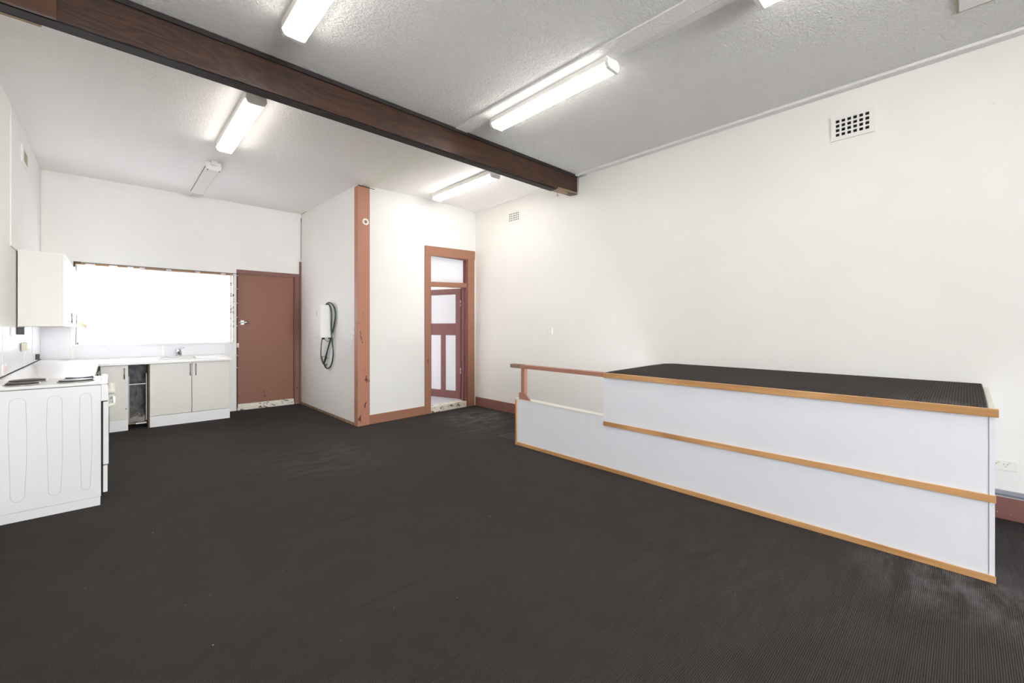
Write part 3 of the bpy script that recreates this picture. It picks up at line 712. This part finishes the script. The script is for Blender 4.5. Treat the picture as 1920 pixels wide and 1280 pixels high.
# panels of the box
b = MB(); b.box(PX, PX + 0.05, PY0, PY1, 0.47, 0.885); b.box(PX + 0.05, XR - 0.012, PY0, PY0 + 0.03, 0.0, 0.925); b.box(PX + 0.05, XR - 0.012, PY1 - 0.03, PY1, 0.50, 0.925)
b.build('upper_panel', M['panel'], pf)
b = MB(); 
b.hexa([(PX, PY0, 0.03), (PX + 0.05, PY0, 0.03), (PX + 0.05, 3.562, 0.03), (PX, 3.562, 0.03), (PX, PY0, 0.47), (PX + 0.05, PY0, 0.47), (PX + 0.05, PY1, 0.47), (PX, PY1, 0.47)]) if False else None
b.box(PX, PX + 0.05, PY0, PY1, 0.03, 0.47); b.hexa([(PX, PY1, 0.03), (PX + 0.05, PY1, 0.03), (PX + 0.05, 3.565, 0.03), (PX, 3.565, 0.03), (PX, PY1, 0.500), (PX + 0.05, PY1, 0.500), (PX + 0.05, 3.565, 0.521), (PX, 3.565, 0.521)])
b.build('lower_panel', M['panel'], pf)
b = MB(); b.hexa([(PX - 0.004, PY1, 0.500), (PX + 0.085, PY1, 0.500), (PX + 0.085, 3.588, 0.521), (PX - 0.004, 3.588, 0.521), (PX - 0.004, PY1, 0.515), (PX + 0.085, PY1, 0.515), (PX + 0.085, 3.588, 0.538), (PX - 0.004, 3.588, 0.538)])
b.build('capping', M['cream_edge'], pf, 0.002)
b = MB(); b.box(PX - 0.0012, PX + 0.001, PY0 + 0.020, PY0 + 0.0225, 0.04, 0.884); b.build('panel_joint', plain('joint_line', rgb(150, 150, 156), 0.8), pf)
b = MB(); b.box(PX - 0.012, PX, PY0 - 0.004, 3.588, 0.0, 0.036); b.build('bottom_trim', M['oakY'], pf, 0.002)
b = MB(); b.box(PX - 0.012, PX, PY0 - 0.004, PY1 - 0.003, 0.427, 0.466); b.build('middle_trim', M['oakY'], pf, 0.002)
b = MB(); b.box(PX - 0.018, PX + 0.012, PY0 - 0.014, PY1 - 0.005, 0.884, PZ); b.build('top_trim', M['oakY'], pf, 0.003)
b = MB(); b.box(PX - 0.010, PX + 0.05, 3.565, 3.588, 0.036, 0.521); b.build('end_trim', M['oakZ'], pf, 0.002)
b = MB(); b.box(PX + 0.012, XR - 0.06, PY0 - 0.004, PY0 + 0.022, 0.912, 0.930); b.build('side_edging', M['cream_edge'], pf, 0.002)
nx_, ny_ = 10, 20
xs = [PX + 0.012 + (XR - 0.012 - PX - 0.012) * i / nx_ for i in range(nx_ + 1)]; ys = [PY0 + 0.026 + (PY1 - 0.004 - PY0 - 0.026) * j / ny_ for j in range(ny_ + 1)]
def ztop(x, y):
    e = min((x - xs[0]) / 0.12, 1) * min(max((ys[-1] - y) / 0.10 + 0.2, 0), 1)
    e2 = min(max((x - xs[0]) / 0.9, 0), 1)
    return 0.930 + 0.010 * e + 0.012 * e2
cp = MB().slab(xs, ys, lambda x, y: True, ztop, 0.03).build('carpet_top', M['carpet2'], pf, 0.006)
for p in cp.data.polygons: p.use_smooth = False
b = MB(); b.box(PX + 0.05, XR - 0.012, PY0 + 0.03, PY1 - 0.03, 0.86, 0.90); b.build('deck', M['raw'], pf)
# handrail
b = MB(); b.hexa([(PX - 0.012, PY1 - 0.004, 0.886), (PX + 0.060, PY1 - 0.004, 0.886), (PX + 0.060, 3.665, 0.890), (PX - 0.012, 3.665, 0.890), (PX - 0.012, PY1 - 0.004, 0.927), (PX + 0.060, PY1 - 0.004, 0.927), (PX + 0.060, 3.665, 0.930), (PX - 0.012, 3.665, 0.930)])
hr = b.build('handrail', M['rail'], pf, 0.004)
MB().box(PX - 0.014, PX + 0.062, 3.50, 3.667, 0.8885, 0.9315).build('worn_end', M['raw'], hr, 0.004)
b = MB(); b.box(PX, PX + 0.05, 3.447, 3.502, 0.538, 0.888); b.build('rail_post', M['rail'], pf, 0.003)
b = MB(); b.prism([(3.526, 0.536), (3.526, 0.610), (3.438, 0.618), (3.348, 0.534)], (PX - 0.010, 0, 0), (0, 1, 0), (0, 0, 1), (1, 0, 0), 0.022)
b.build('foot_bracket', M['rail'], pf, 0.002)

# ------------------------------------------------------------------ power points and switches
def gpo(name, x, y0, y1, z0, z1, label, side=-1, double=True, thick=0.012):
    root = thing(name, (x, (y0 + y1) / 2, z0), label, 'power point' if double else 'switch')
    sgn = side; xa = x + sgn * thick
    MB().box(min(x, xa), max(x, xa), y0, y1, z0, z1).build('faceplate', M['white_plastic'], root, 0.003)
    if double:
        for c in ((y0 + y1) / 2 + 0.027, (y0 + y1) / 2 - 0.027):
            sl = MB(); zc = z0 + (z1 - z0) * 0.55
            for (dy, dz, a) in ((-0.009, 0.004, 25), (0.009, 0.004, -25), (0, -0.012, 90)):
                ca, sa = math.cos(R(90 + a)), math.sin(R(90 + a)); u = Vector((0, ca, sa)); v = Vector((0, -sa, ca)); o = Vector((xa + sgn * 0.0004, c + dy, zc + dz))
                sl.prism([(-0.0045, -0.0014), (0.0045, -0.0014), (0.0045, 0.0014), (-0.0045, 0.0014)], o, u, v, (-sgn, 0, 0), 0.001)
            sl.build('socket_slots', M['black'], root)
        for c in ((y0 + y1) / 2 + 0.008, (y0 + y1) / 2 - 0.042):
            MB().box(min(xa, xa + sgn * 0.004), max(xa, xa + sgn * 0.004), c - 0.008, c + 0.004, z1 - 0.022, z1 - 0.012).build('rocker', M['cream_switch'], root)
    else:
        yc = (y0 + y1) / 2
        MB().box(min(xa, xa + sgn * 0.005), max(xa, xa + sgn * 0.005), yc - 0.008, yc + 0.008, (z0 + z1) / 2 - 0.014, (z0 + z1) / 2 + 0.014).build('rocker', M['white_plastic'], root, 0.001)
    return root
gpo('power_point', XR, -0.248, -0.085, 0.345, 0.418, 'white double power point low on the right wall, past the platform end')
b = MB(); b.prism([(0, 0), (0.028, 0.004), (0.036, 0.020), (0.028, 0.036), (0, 0.040)], (XR, YF + 0.01, 0.163), (-1, 0, 0), (0, 0, 1), (0, 1, 0), -YF - 0.135)
tag(b.build('cable_conduit', M['conduit'], None, 0.002), 'grey cable duct fixed just above the brown skirting on the right wall', 'conduit')
gpo('light_switch', XR, 4.075, 4.20, 1.262, 1.345, 'small white switch plate on the right wall above the handrail', -1, False, 0.020)
gpo('light_switch', XS - 0.005, 5.822, 5.935, 1.175, 1.255, 'cream switch on the board wall right beside the brown corner post', -1, False, 0.032)

# ------------------------------------------------------------------ heater box, hose, cables
hb = thing('water_heater', (2.375, 6.74, 1.205), 'white wall box heater with slotted front on the board wall, hose hung over it', 'heater')
HXf = 2.280; HXw = XS - 0.0055
b = MB(); b.box(HXf + 0.006, HXw, 6.600, 6.880, 1.222, 1.695); b.build('casing', M['white_plastic'], hb, 0.006)
b = MB(); b.box(HXf, HXf + 0.006, 6.606, 6.874, 1.226, 1.690); fp = b.build('front_cover', M['white_plastic'], hb, 0.002)
b = MB(); 
for k in range(3): b.box(HXf - 0.0006, HXf + 0.001, 6.75 + k * 0.014, 6.756 + k * 0.014, 1.53, 1.60)
b.build('vent_slots', M['grey_metal'], fp)
b = MB(); b.box(HXf - 0.012, HXw, 6.585, 6.895, 1.203, 1.222); b.build('base_plate', M['white_plastic'], hb, 0.003)
MB().cyl((2.36, 6.70, 1.203), (0, 0, -1), 0.016, 0.03, 12).build('inlet', M['black'], hb)
MB().cyl((2.42, 6.64, 1.203), (0, 0, -1), 0.010, 0.02, 12).build('inlet', M['black'], hb)

def RY(px, X):      # picture column on a plane X = const -> Y
    u = (px - 960) / F_PX; return X * (1 - TYAW * u) / (u + TYAW)
def PT(px, py, X):
    u = (px - 960) / F_PX; v = (Y0 - py) / F_PX; n = math.hypot(1, TYAW); r = Vector(((u + TYAW) / n, (1 - TYAW * u) / n, v)); k = X / r.x
    return (X, r.y * k, r.z * k + CAM_H)
HC = [(611, 571.0, 2.400), (616, 567.2, 2.412), (622, 569.5, 2.428), (627.5, 578, 2.442), (629, 592, 2.448), (626.5, 610, 2.448), (622, 628, 2.446), (617, 646, 2.445), (612, 664, 2.446), (608, 680, 2.446),
      (610.5, 688.5, 2.448), (615.5, 690.3, 2.448), (621, 684, 2.448), (624.2, 670, 2.448), (624.5, 655, 2.447), (622.6, 636, 2.436), (621.4, 612, 2.428), (621.6, 592, 2.424), (620.5, 578, 2.418), (616.5, 570.4, 2.410), (612.5, 571.5, 2.405)]
b = MB(); b.tube(spline([PT(*p) for p in HC], 6), 0.0105, 10)
tag(b.build('garden_hose', M['hose']), 'dark green hose hanging in a long twisted loop over the white wall heater', 'hose')
def cable(pts, r, label, g='thin black cables hanging under the wall heater'):
    b = MB(); b.tube(spline([PT(*p) for p in pts], 6), r, 8); return tag(b.build('black_cable', M['cable']), label, 'cable', g)
cable([(604.5, 633, 2.375), (602.5, 645, 2.40), (601.7, 660, 2.43), (602.3, 672, 2.44), (605.5, 681, 2.44), (609, 684, 2.44), (613, 683, 2.44)], 0.007, 'thick black cable looping down from the underside of the wall heater')
cable([(603.8, 668, 2.44), (607, 680, 2.43), (611, 674, 2.43), (613, 664, 2.44), (612.6, 660, 2.44)], 0.0055, 'short bent black cable crossing the bottom of the heater cables')
cable([(601.8, 667, 2.445), (606, 668.8, 2.45), (611, 668.2, 2.45), (614.5, 672, 2.45)], 0.003, 'thin black tie wire running across the hanging heater cables')
cable([(607.5, 633, 2.38), (611, 638, 2.40), (616, 640.5, 2.43), (619, 640, 2.44)], 0.003, 'thin black wire curving from the heater base to the hose')

# ------------------------------------------------------------------ kitchen counter
def ct(x, y):
    sx = min(max((-0.115 - x) / 0.545, 0), 1); sy = min(max((y - 7.535) / 0.59, 0), 1)
    return 0.893 + 0.052 * max(sx, sy * (0.75 + 0.25 * sx))
SX0, SX1, SY0, SY1 = 0.50, 0.92, 7.68, 7.98
xs = sorted([XL + 0.002, -0.5, -0.3, -0.115, 0.15, SX0, SX1, 1.15, 1.322]); ys = sorted([5.092, 5.9, 6.7, 7.535, SY0, 7.85, SY1, YB - 0.014])
def ins(x, y):
    if y < 7.535 and x > -0.115: return False
    return not (SX0 < x < SX1 and SY0 < y < SY1)
top = MB().slab(xs, ys, ins, ct, 0.030).build('countertop', M['counter'], None, 0.004)
tag(top, 'white L-shaped laminate countertop along the left and rear walls', 'countertop')
# sink
sk = thing('kitchen_sink', (0.71, 7.83, 0.78), 'shallow pale sink set into the rear countertop below the window', 'sink')
zt = ct(0.7, 7.83)
b = MB(); b.box(SX0 - 0.02, SX1 + 0.25, SY0 - 0.022, SY0, ct(.7, 7.67) + 0.0008, ct(.7, 7.67) + 0.008); b.box(SX0 - 0.02, SX1 + 0.25, SY1, SY1 + 0.03, ct(.7, 8.0), ct(.7, 8.0) + 0.007)
b.box(SX0 - 0.02, SX0, SY0, SY1, ct(.7, 7.98) - 0.002, ct(.7, 7.98) + 0.004)
b.build('rim', M['counter'], sk, 0.002)
b = MB(); t = 0.004
b.box(SX0 + 0.001, SX1 - 0.001, SY0 + 0.001, SY1 - 0.001, 0.772, 0.776); b.box(SX0 + 0.001, SX0 + t, SY0 + 0.001, SY1 - 0.001, 0.776, 0.90); b.box(SX1 - t, SX1 - 0.001, SY0 + 0.001, SY1 - 0.001, 0.776, 0.90)
b.box(SX0 + t, SX1 - t, SY0 + 0.001, SY0 + t, 0.776, 0.895); b.box(SX0 + t, SX1 - t, SY1 - t, SY1 - 0.001, 0.776, 0.905)
b.build('bowl', M['steel'], sk)
tp = thing('mixer_tap', (0.745, 8.03, ct(.745, 8.03) + 0.0005), 'chrome mixer tap behind the sink below the window', 'tap')
z0 = ct(.745, 8.03)
b = MB(); b.tube([(0.745, 8.03, z0), (0.745, 8.03, z0 + 0.014)], [0.034, 0.028], 20); b.tube([(0.745, 8.03, z0 + 0.012), (0.742, 8.025, z0 + 0.05), (0.735, 8.015, z0 + 0.085)], [0.028, 0.031, 0.032], 20); b.build('body', M['chrome'], tp)
b = MB(); b.tube(spline([(0.738, 8.02, z0 + 0.05), (0.728, 7.96, z0 + 0.078), (0.715, 7.89, z0 + 0.082), (0.71, 7.872, z0 + 0.062)], 6), 0.015, 12); b.build('spout', M['chrome'], tp)
b = MB(); b.tube([(0.735, 8.015, z0 + 0.085), (0.735, 8.015, z0 + 0.108)], [0.030, 0.024], 20); b.tube([(0.735, 8.015, z0 + 0.102), (0.80, 7.99, z0 + 0.135)], [0.012, 0.008], 12); b.build('lever', M['chrome'], tp)

# base cabinets
def pull(root, x, y, z0, z1, dirn, mat=None):
    """bar handle on two stand-offs; dirn is the outward direction"""
    d_ = Vector(dirn); b = MB(); o = Vector((x, y, 0)) + d_ * 0.03
    b.cyl(o + Vector((0, 0, z0)), (0, 0, 1), 0.006, z1 - z0, 10)
    for z in (z0 + 0.02, z1 - 0.02): b.cyl(Vector((x, y, z)), d_, 0.004, 0.03, 8)
    return b.build('handle', mat or M['steel'], root)
FY = 7.572
corner = thing('base_cabinet', (0.02, 7.85, 0), 'cream base cabinet left of the open bay, half hidden by the stove', 'cabinet', 'cream kitchen base cabinets')
b = MB(); b.box(-0.098, 0.166, FY + 0.02, YB - 0.02, 0.02, 0.859); b.build('carcass', M['cab'], corner)
b = MB(); b.box(-0.098, 0.160, FY, FY + 0.018, 0.150, 0.857); dr = b.build('door', M['cab'], corner, 0.002); pull(dr, 0.128, FY, 0.68, 0.825, (0, -1, 0))
b = MB(); b.cyl((0.145, FY - 0.001, 0.285), (0, 1, 0), 0.007, 0.002, 10); b.build('plug_hole', M['dark'], dr)
b = MB(); b.box(-0.098, 0.165, FY - 0.004, FY + 0.014, 0.0, 0.146); b.build('kickboard', M['cab_white'], corner)
sinkc = thing('base_cabinet', (0.845, 7.85, 0), 'two-door cream base cabinet under the sink', 'cabinet', 'cream kitchen base cabinets')
b = MB(); X0c, X1c = 0.384, 1.302
b.box(X0c, X0c + 0.016, FY + 0.02, YB - 0.02, 0.0, 0.859); b.box(X1c - 0.016, X1c, FY + 0.002, YB - 0.02, 0.0, 0.859); b.box(X0c + 0.016, X1c - 0.016, FY + 0.02, YB - 0.02, 0.13, 0.146); b.box(X0c + 0.016, X1c - 0.016, YB - 0.03, YB - 0.02, 0.146, 0.859)
b.build('carcass', M['cab'], sinkc)
for (xa, xb, hx) in ((X0c, 0.8405, 0.822), (0.8455, X1c - 0.014, 0.886)):
    dr = MB().box(xa, xb, FY, FY + 0.018, 0.152, 0.859).build('door', M['cab'], sinkc, 0.002); pull(dr, hx, FY, 0.675, 0.845, (0, -1, 0))
b = MB(); b.box(X0c, X1c - 0.002, FY - 0.004, FY + 0.014, 0.0, 0.148); b.build('kickboard', M['cab_white'], sinkc, 0.001)
bay = thing('open_cabinet', (0.275, 7.85, 0), 'narrow doorless cabinet bay with grey back between the two base cabinets', 'cabinet')
b = MB(); b.box(0.168, 0.382, 8.02, 8.03, 0.0, 0.855); b.build('back_panel', M['dirty'], bay)
b = MB(); b.box(0.366, 0.3825, FY + 0.01, 8.02, 0.0, 0.855); b.build('side_panel', wood_mat('raw_side_board', rgb(78, 62, 50), rgb(120, 98, 80), 'Z', 1, 3, 0.8), bay)
b = MB(); b.box(0.175, 0.352, 7.70, 7.712, 0.583, 0.594); b.build('shelf_rail', M['white_plastic'], bay)
b = MB(); b.box(0.350, 0.360, 7.70, 7.712, 0.09, 0.73); b.build('upright', M['white_plastic'], bay)
b = MB(); b.box(0.170, 0.180, 7.70, 7.712, 0.06, 0.70); b.build('upright', M['grey_metal'], bay)
b = MB(); b.box(0.17, 0.36, 7.68, 7.70, 0.055, 0.072); b.build('bottom_rail', M['raw'], bay)
b = MB(); b.box(0.245, 0.355, 7.664, 7.68, 0.052, 0.068); b.build('kick_strip', M['white_plastic'], bay)
b = MB(); xs = [0.185 + 0.155 * i / 12 for i in range(13)]; ys = [7.73 + 0.27 * j / 12 for j in range(13)]
b.slab(xs, ys, lambda x, y: True, lambda x, y: 0.14 + 0.06 * (y - 7.73) / 0.27 + 0.022 * math.sin(x * 55 + y * 31) * math.cos(y * 47), 0.07)
tag(b.build('crumpled_sheet', M['foil'], None), 'crumpled grey sheeting lying in the bottom of the open cabinet bay', 'sheet')
sideb = thing('base_cabinet', (-0.4, 6.3, 0), 'run of cream base cabinets along the left wall behind the stove', 'cabinet', 'cream kitchen base cabinets')
b = MB(); b.box(XL + 0.01, -0.150, 5.10, YB - 0.02, 0.0, 0.859); b.build('carcass', M['cab'], sideb)
for (ya, yb, hy) in ((5.105, 5.70, 5.66), (5.705, 6.30, 5.745), (6.305, 6.90, 6.86), (6.905, 7.50, 6.945)):
    dr = MB().box(-0.150, -0.132, ya, yb, 0.152, 0.857).build('door', M['cab'], sideb, 0.002); pull(dr, -0.132, hy, 0.68, 0.845, (1, 0, 0))

# wall cabinet
wc = thing('wall_cabinet', (-0.5, 7.17, 1.372), 'white wall cabinet with bar handles fixed on the left wall near the window', 'cabinet')
CZ0, CZ1, CYn, CXf = 1.370, 2.105, 6.225, -0.356
CYf = YB - 0.012
b = MB(); b.box(XL + 0.011, CXf, CYn, CYf, CZ0, CZ1 - 0.015 + 0.015); b.build('carcass', M['cab'], wc, 0.002)
for (ya, yb, hy) in ((CYn + 0.002, 6.78, 6.63), (6.784, 7.36, None), (7.364, CYf - 0.002, 7.47)):
    dr = MB().box(CXf, CXf + 0.018, ya, yb, CZ0 - 0.002, CZ1 - 0.002).build('door', M['cab_white'], wc, 0.002)
    if hy: pull(dr, CXf + 0.018, hy, 1.405, 1.515, (1, 0, 0))

# left wall outlets
def px_face(root_name, label, x0, x1, y0, y1, z0, z1, mat, cat='power point'):
    o = MB().box(x0, x1, y0, y1, z0, z1).build(root_name, mat, None, 0.003); return tag(o, label, cat)
WXs = XL + 0.0062
po = thing('power_point', (WXs, 6.0, 1.285), 'white power point on the left wall with a black adaptor, under the wall cabinet', 'power point')
MB().box(WXs, WXs + 0.012, 5.86, 6.04, 1.285, 1.360).build('faceplate', M['white_plastic'], po, 0.003)
ad = MB().box(WXs, WXs + 0.050, 6.205, 6.29, 1.290, 1.362).build('power_adaptor', M['black'], None, 0.004); tag(ad, 'black power adaptor plugged in below the wall cabinet', 'adaptor')
px_face('junction_box', 'cream square box on the splashback seam of the left wall', WXs + 0.004, WXs + 0.045, 6.45, 6.62, 1.125, 1.205, M['cream_switch'], 'box')
pw = thing('power_point', (WXs, 7.5, 0.975), 'small outlet with a black plug in the rear left corner above the countertop', 'power point')
MB().box(WXs, WXs + 0.012, 7.44, 7.62, 0.972, 1.052).build('faceplate', M['white_plastic'], pw, 0.003)
MB().box(WXs + 0.012, WXs + 0.045, 7.45, 7.50, 0.978, 1.045).build('plug', M['black'], pw, 0.003)
pk = thing('power_point', (WXs, 5.5, 0.97), 'white double power point at the left edge of the photo above the countertop', 'power point')
MB().box(WXs, WXs + 0.012, 5.42, 5.60, 0.960, 1.050).build('faceplate', M['white_plastic'], pk, 0.003)
MB().box(WXs + 0.012, WXs + 0.018, 5.46, 5.56, 0.975, 1.035).build('rocker', plain('pinkish_plastic', rgb(226, 200, 198), 0.4), pk, 0.002)

# ------------------------------------------------------------------ stove
SXb, SXf, SYn, SYf = -0.625, -0.055, 4.540, 5.080
sv = thing('electric_stove', (-0.34, 4.81, 0), 'white freestanding electric stove with four solid hotplates at the left edge', 'stove')
b = MB(); b.box(SXb, SXf, SYn, SYf, 0.068, 0.920); body = b.build('body', M['enamel'], sv, 0.003)
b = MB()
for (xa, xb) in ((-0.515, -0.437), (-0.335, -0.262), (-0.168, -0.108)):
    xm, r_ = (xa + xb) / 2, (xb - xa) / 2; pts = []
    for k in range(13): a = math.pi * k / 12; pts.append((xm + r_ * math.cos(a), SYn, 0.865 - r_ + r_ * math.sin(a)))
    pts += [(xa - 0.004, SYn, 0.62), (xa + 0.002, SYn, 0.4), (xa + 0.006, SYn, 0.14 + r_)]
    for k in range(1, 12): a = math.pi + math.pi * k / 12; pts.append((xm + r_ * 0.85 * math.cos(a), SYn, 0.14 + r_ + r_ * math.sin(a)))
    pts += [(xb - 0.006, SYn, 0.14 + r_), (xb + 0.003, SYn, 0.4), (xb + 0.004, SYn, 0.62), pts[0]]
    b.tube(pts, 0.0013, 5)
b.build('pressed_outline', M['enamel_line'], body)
b = MB(); b.box(SXb, SXf - 0.004, SYn + 0.004, SYf - 0.004, 0.0, 0.067); b.build('plinth', M['enamel'], sv, 0.002)
b = MB(); b.box(SXb, SXf, SYn - 0.003, SYf, 0.9215, 0.9245); b.build('seam', plain('seam_brown', rgb(150, 140, 124), 0.6), sv)
# hob with a rounded front lip
hobp = [(SXb - 0.0, 0.925), (-0.028, 0.925), (-0.016, 0.934), (-0.018, 0.950), (-0.030, 0.957), (-0.05, 0.958), (-0.062, 0.945), (SXb, 0.945)]
b = MB(); b.prism(hobp, (0, SYn - 0.003, 0), (1, 0, 0), (0, 0, 1), (0, 1, 0), SYf - SYn + 0.004); hob = b.build('hob', M['enamel'], sv, 0.002)
for (px_, py_, r_) in ((-0.47, 4.695, 0.085), (-0.465, 4.935, 0.100), (-0.195, 4.70, 0.098), (-0.185, 4.940, 0.085)):
    b = MB(); b.tube([(px_, py_, 0.945), (px_, py_, 0.951), (px_, py_, 0.9525)], [r_ + 0.006, r_ + 0.004, r_ + 0.001], 32); hp = b.build('hotplate', M['steel'], hob)
    b = MB(); b.tube([(px_, py_, 0.9525), (px_, py_, 0.9585), (px_, py_, 0.960)], [r_ - 0.003, r_ - 0.003, r_ - 0.009], 32); b.build('plate_iron', M['plate'], hp)
b = MB(); b.prism([(SXf, 0.795), (-0.012, 0.797), (-0.016, 0.905), (-0.022, 0.924), (SXf, 0.924)], (0, SYn, 0), (1, 0, 0), (0, 0, 1), (0, 1, 0), SYf - SYn)
pan = b.build('control_panel', M['enamel'], sv, 0.003)
for k in range(6):
    y = SYn + 0.065 + k * 0.082
    b = MB(); b.tube([(-0.016, y, 0.862), (0.004, y, 0.862), (0.016, y, 0.862), (0.022, y, 0.862)], [0.025, 0.024, 0.021, 0.014], 20); kb = b.build('knob', M['cream_plastic'], pan)
    b = MB(); b.box(0.018, 0.026, y - 0.003, y + 0.003, 0.842, 0.882); b.build('knob_grip', M['cream_plastic'], kb, 0.002)
b = MB(); b.box(SXf + 0.010, -0.013, SYn + 0.006, SYf - 0.006, 0.305, 0.788); od = b.build('oven_door', M['enamel'], sv, 0.004)
b = MB(); b.box(SXf, SXf + 0.010, SYn + 0.002, SYf - 0.002, 0.08, 0.793); b.build('door_gasket', M['dark'], sv)
b = MB(); b.box(-0.0135, -0.010, SYn + 0.07, SYf - 0.07, 0.40, 0.68); b.build('oven_glass', M['black'], od, 0.002)
b = MB(); b.tube(spline([(-0.013, SYn + 0.03, 0.752), (0.006, SYn + 0.034, 0.758), (0.016, SYn + 0.06, 0.760), (0.018, SYn + 0.16, 0.760), (0.018, SYf - 0.16, 0.760), (0.016, SYf - 0.06, 0.760), (0.006, SYf - 0.034, 0.758), (-0.013, SYf - 0.03, 0.752)], 6), 0.012, 10); b.build('oven_handle', M['cream_plastic'], od)
b = MB(); b.box(SXf + 0.010, -0.019, SYn + 0.006, SYf - 0.006, 0.092, 0.297); b.build('drawer', M['enamel'], sv, 0.004)
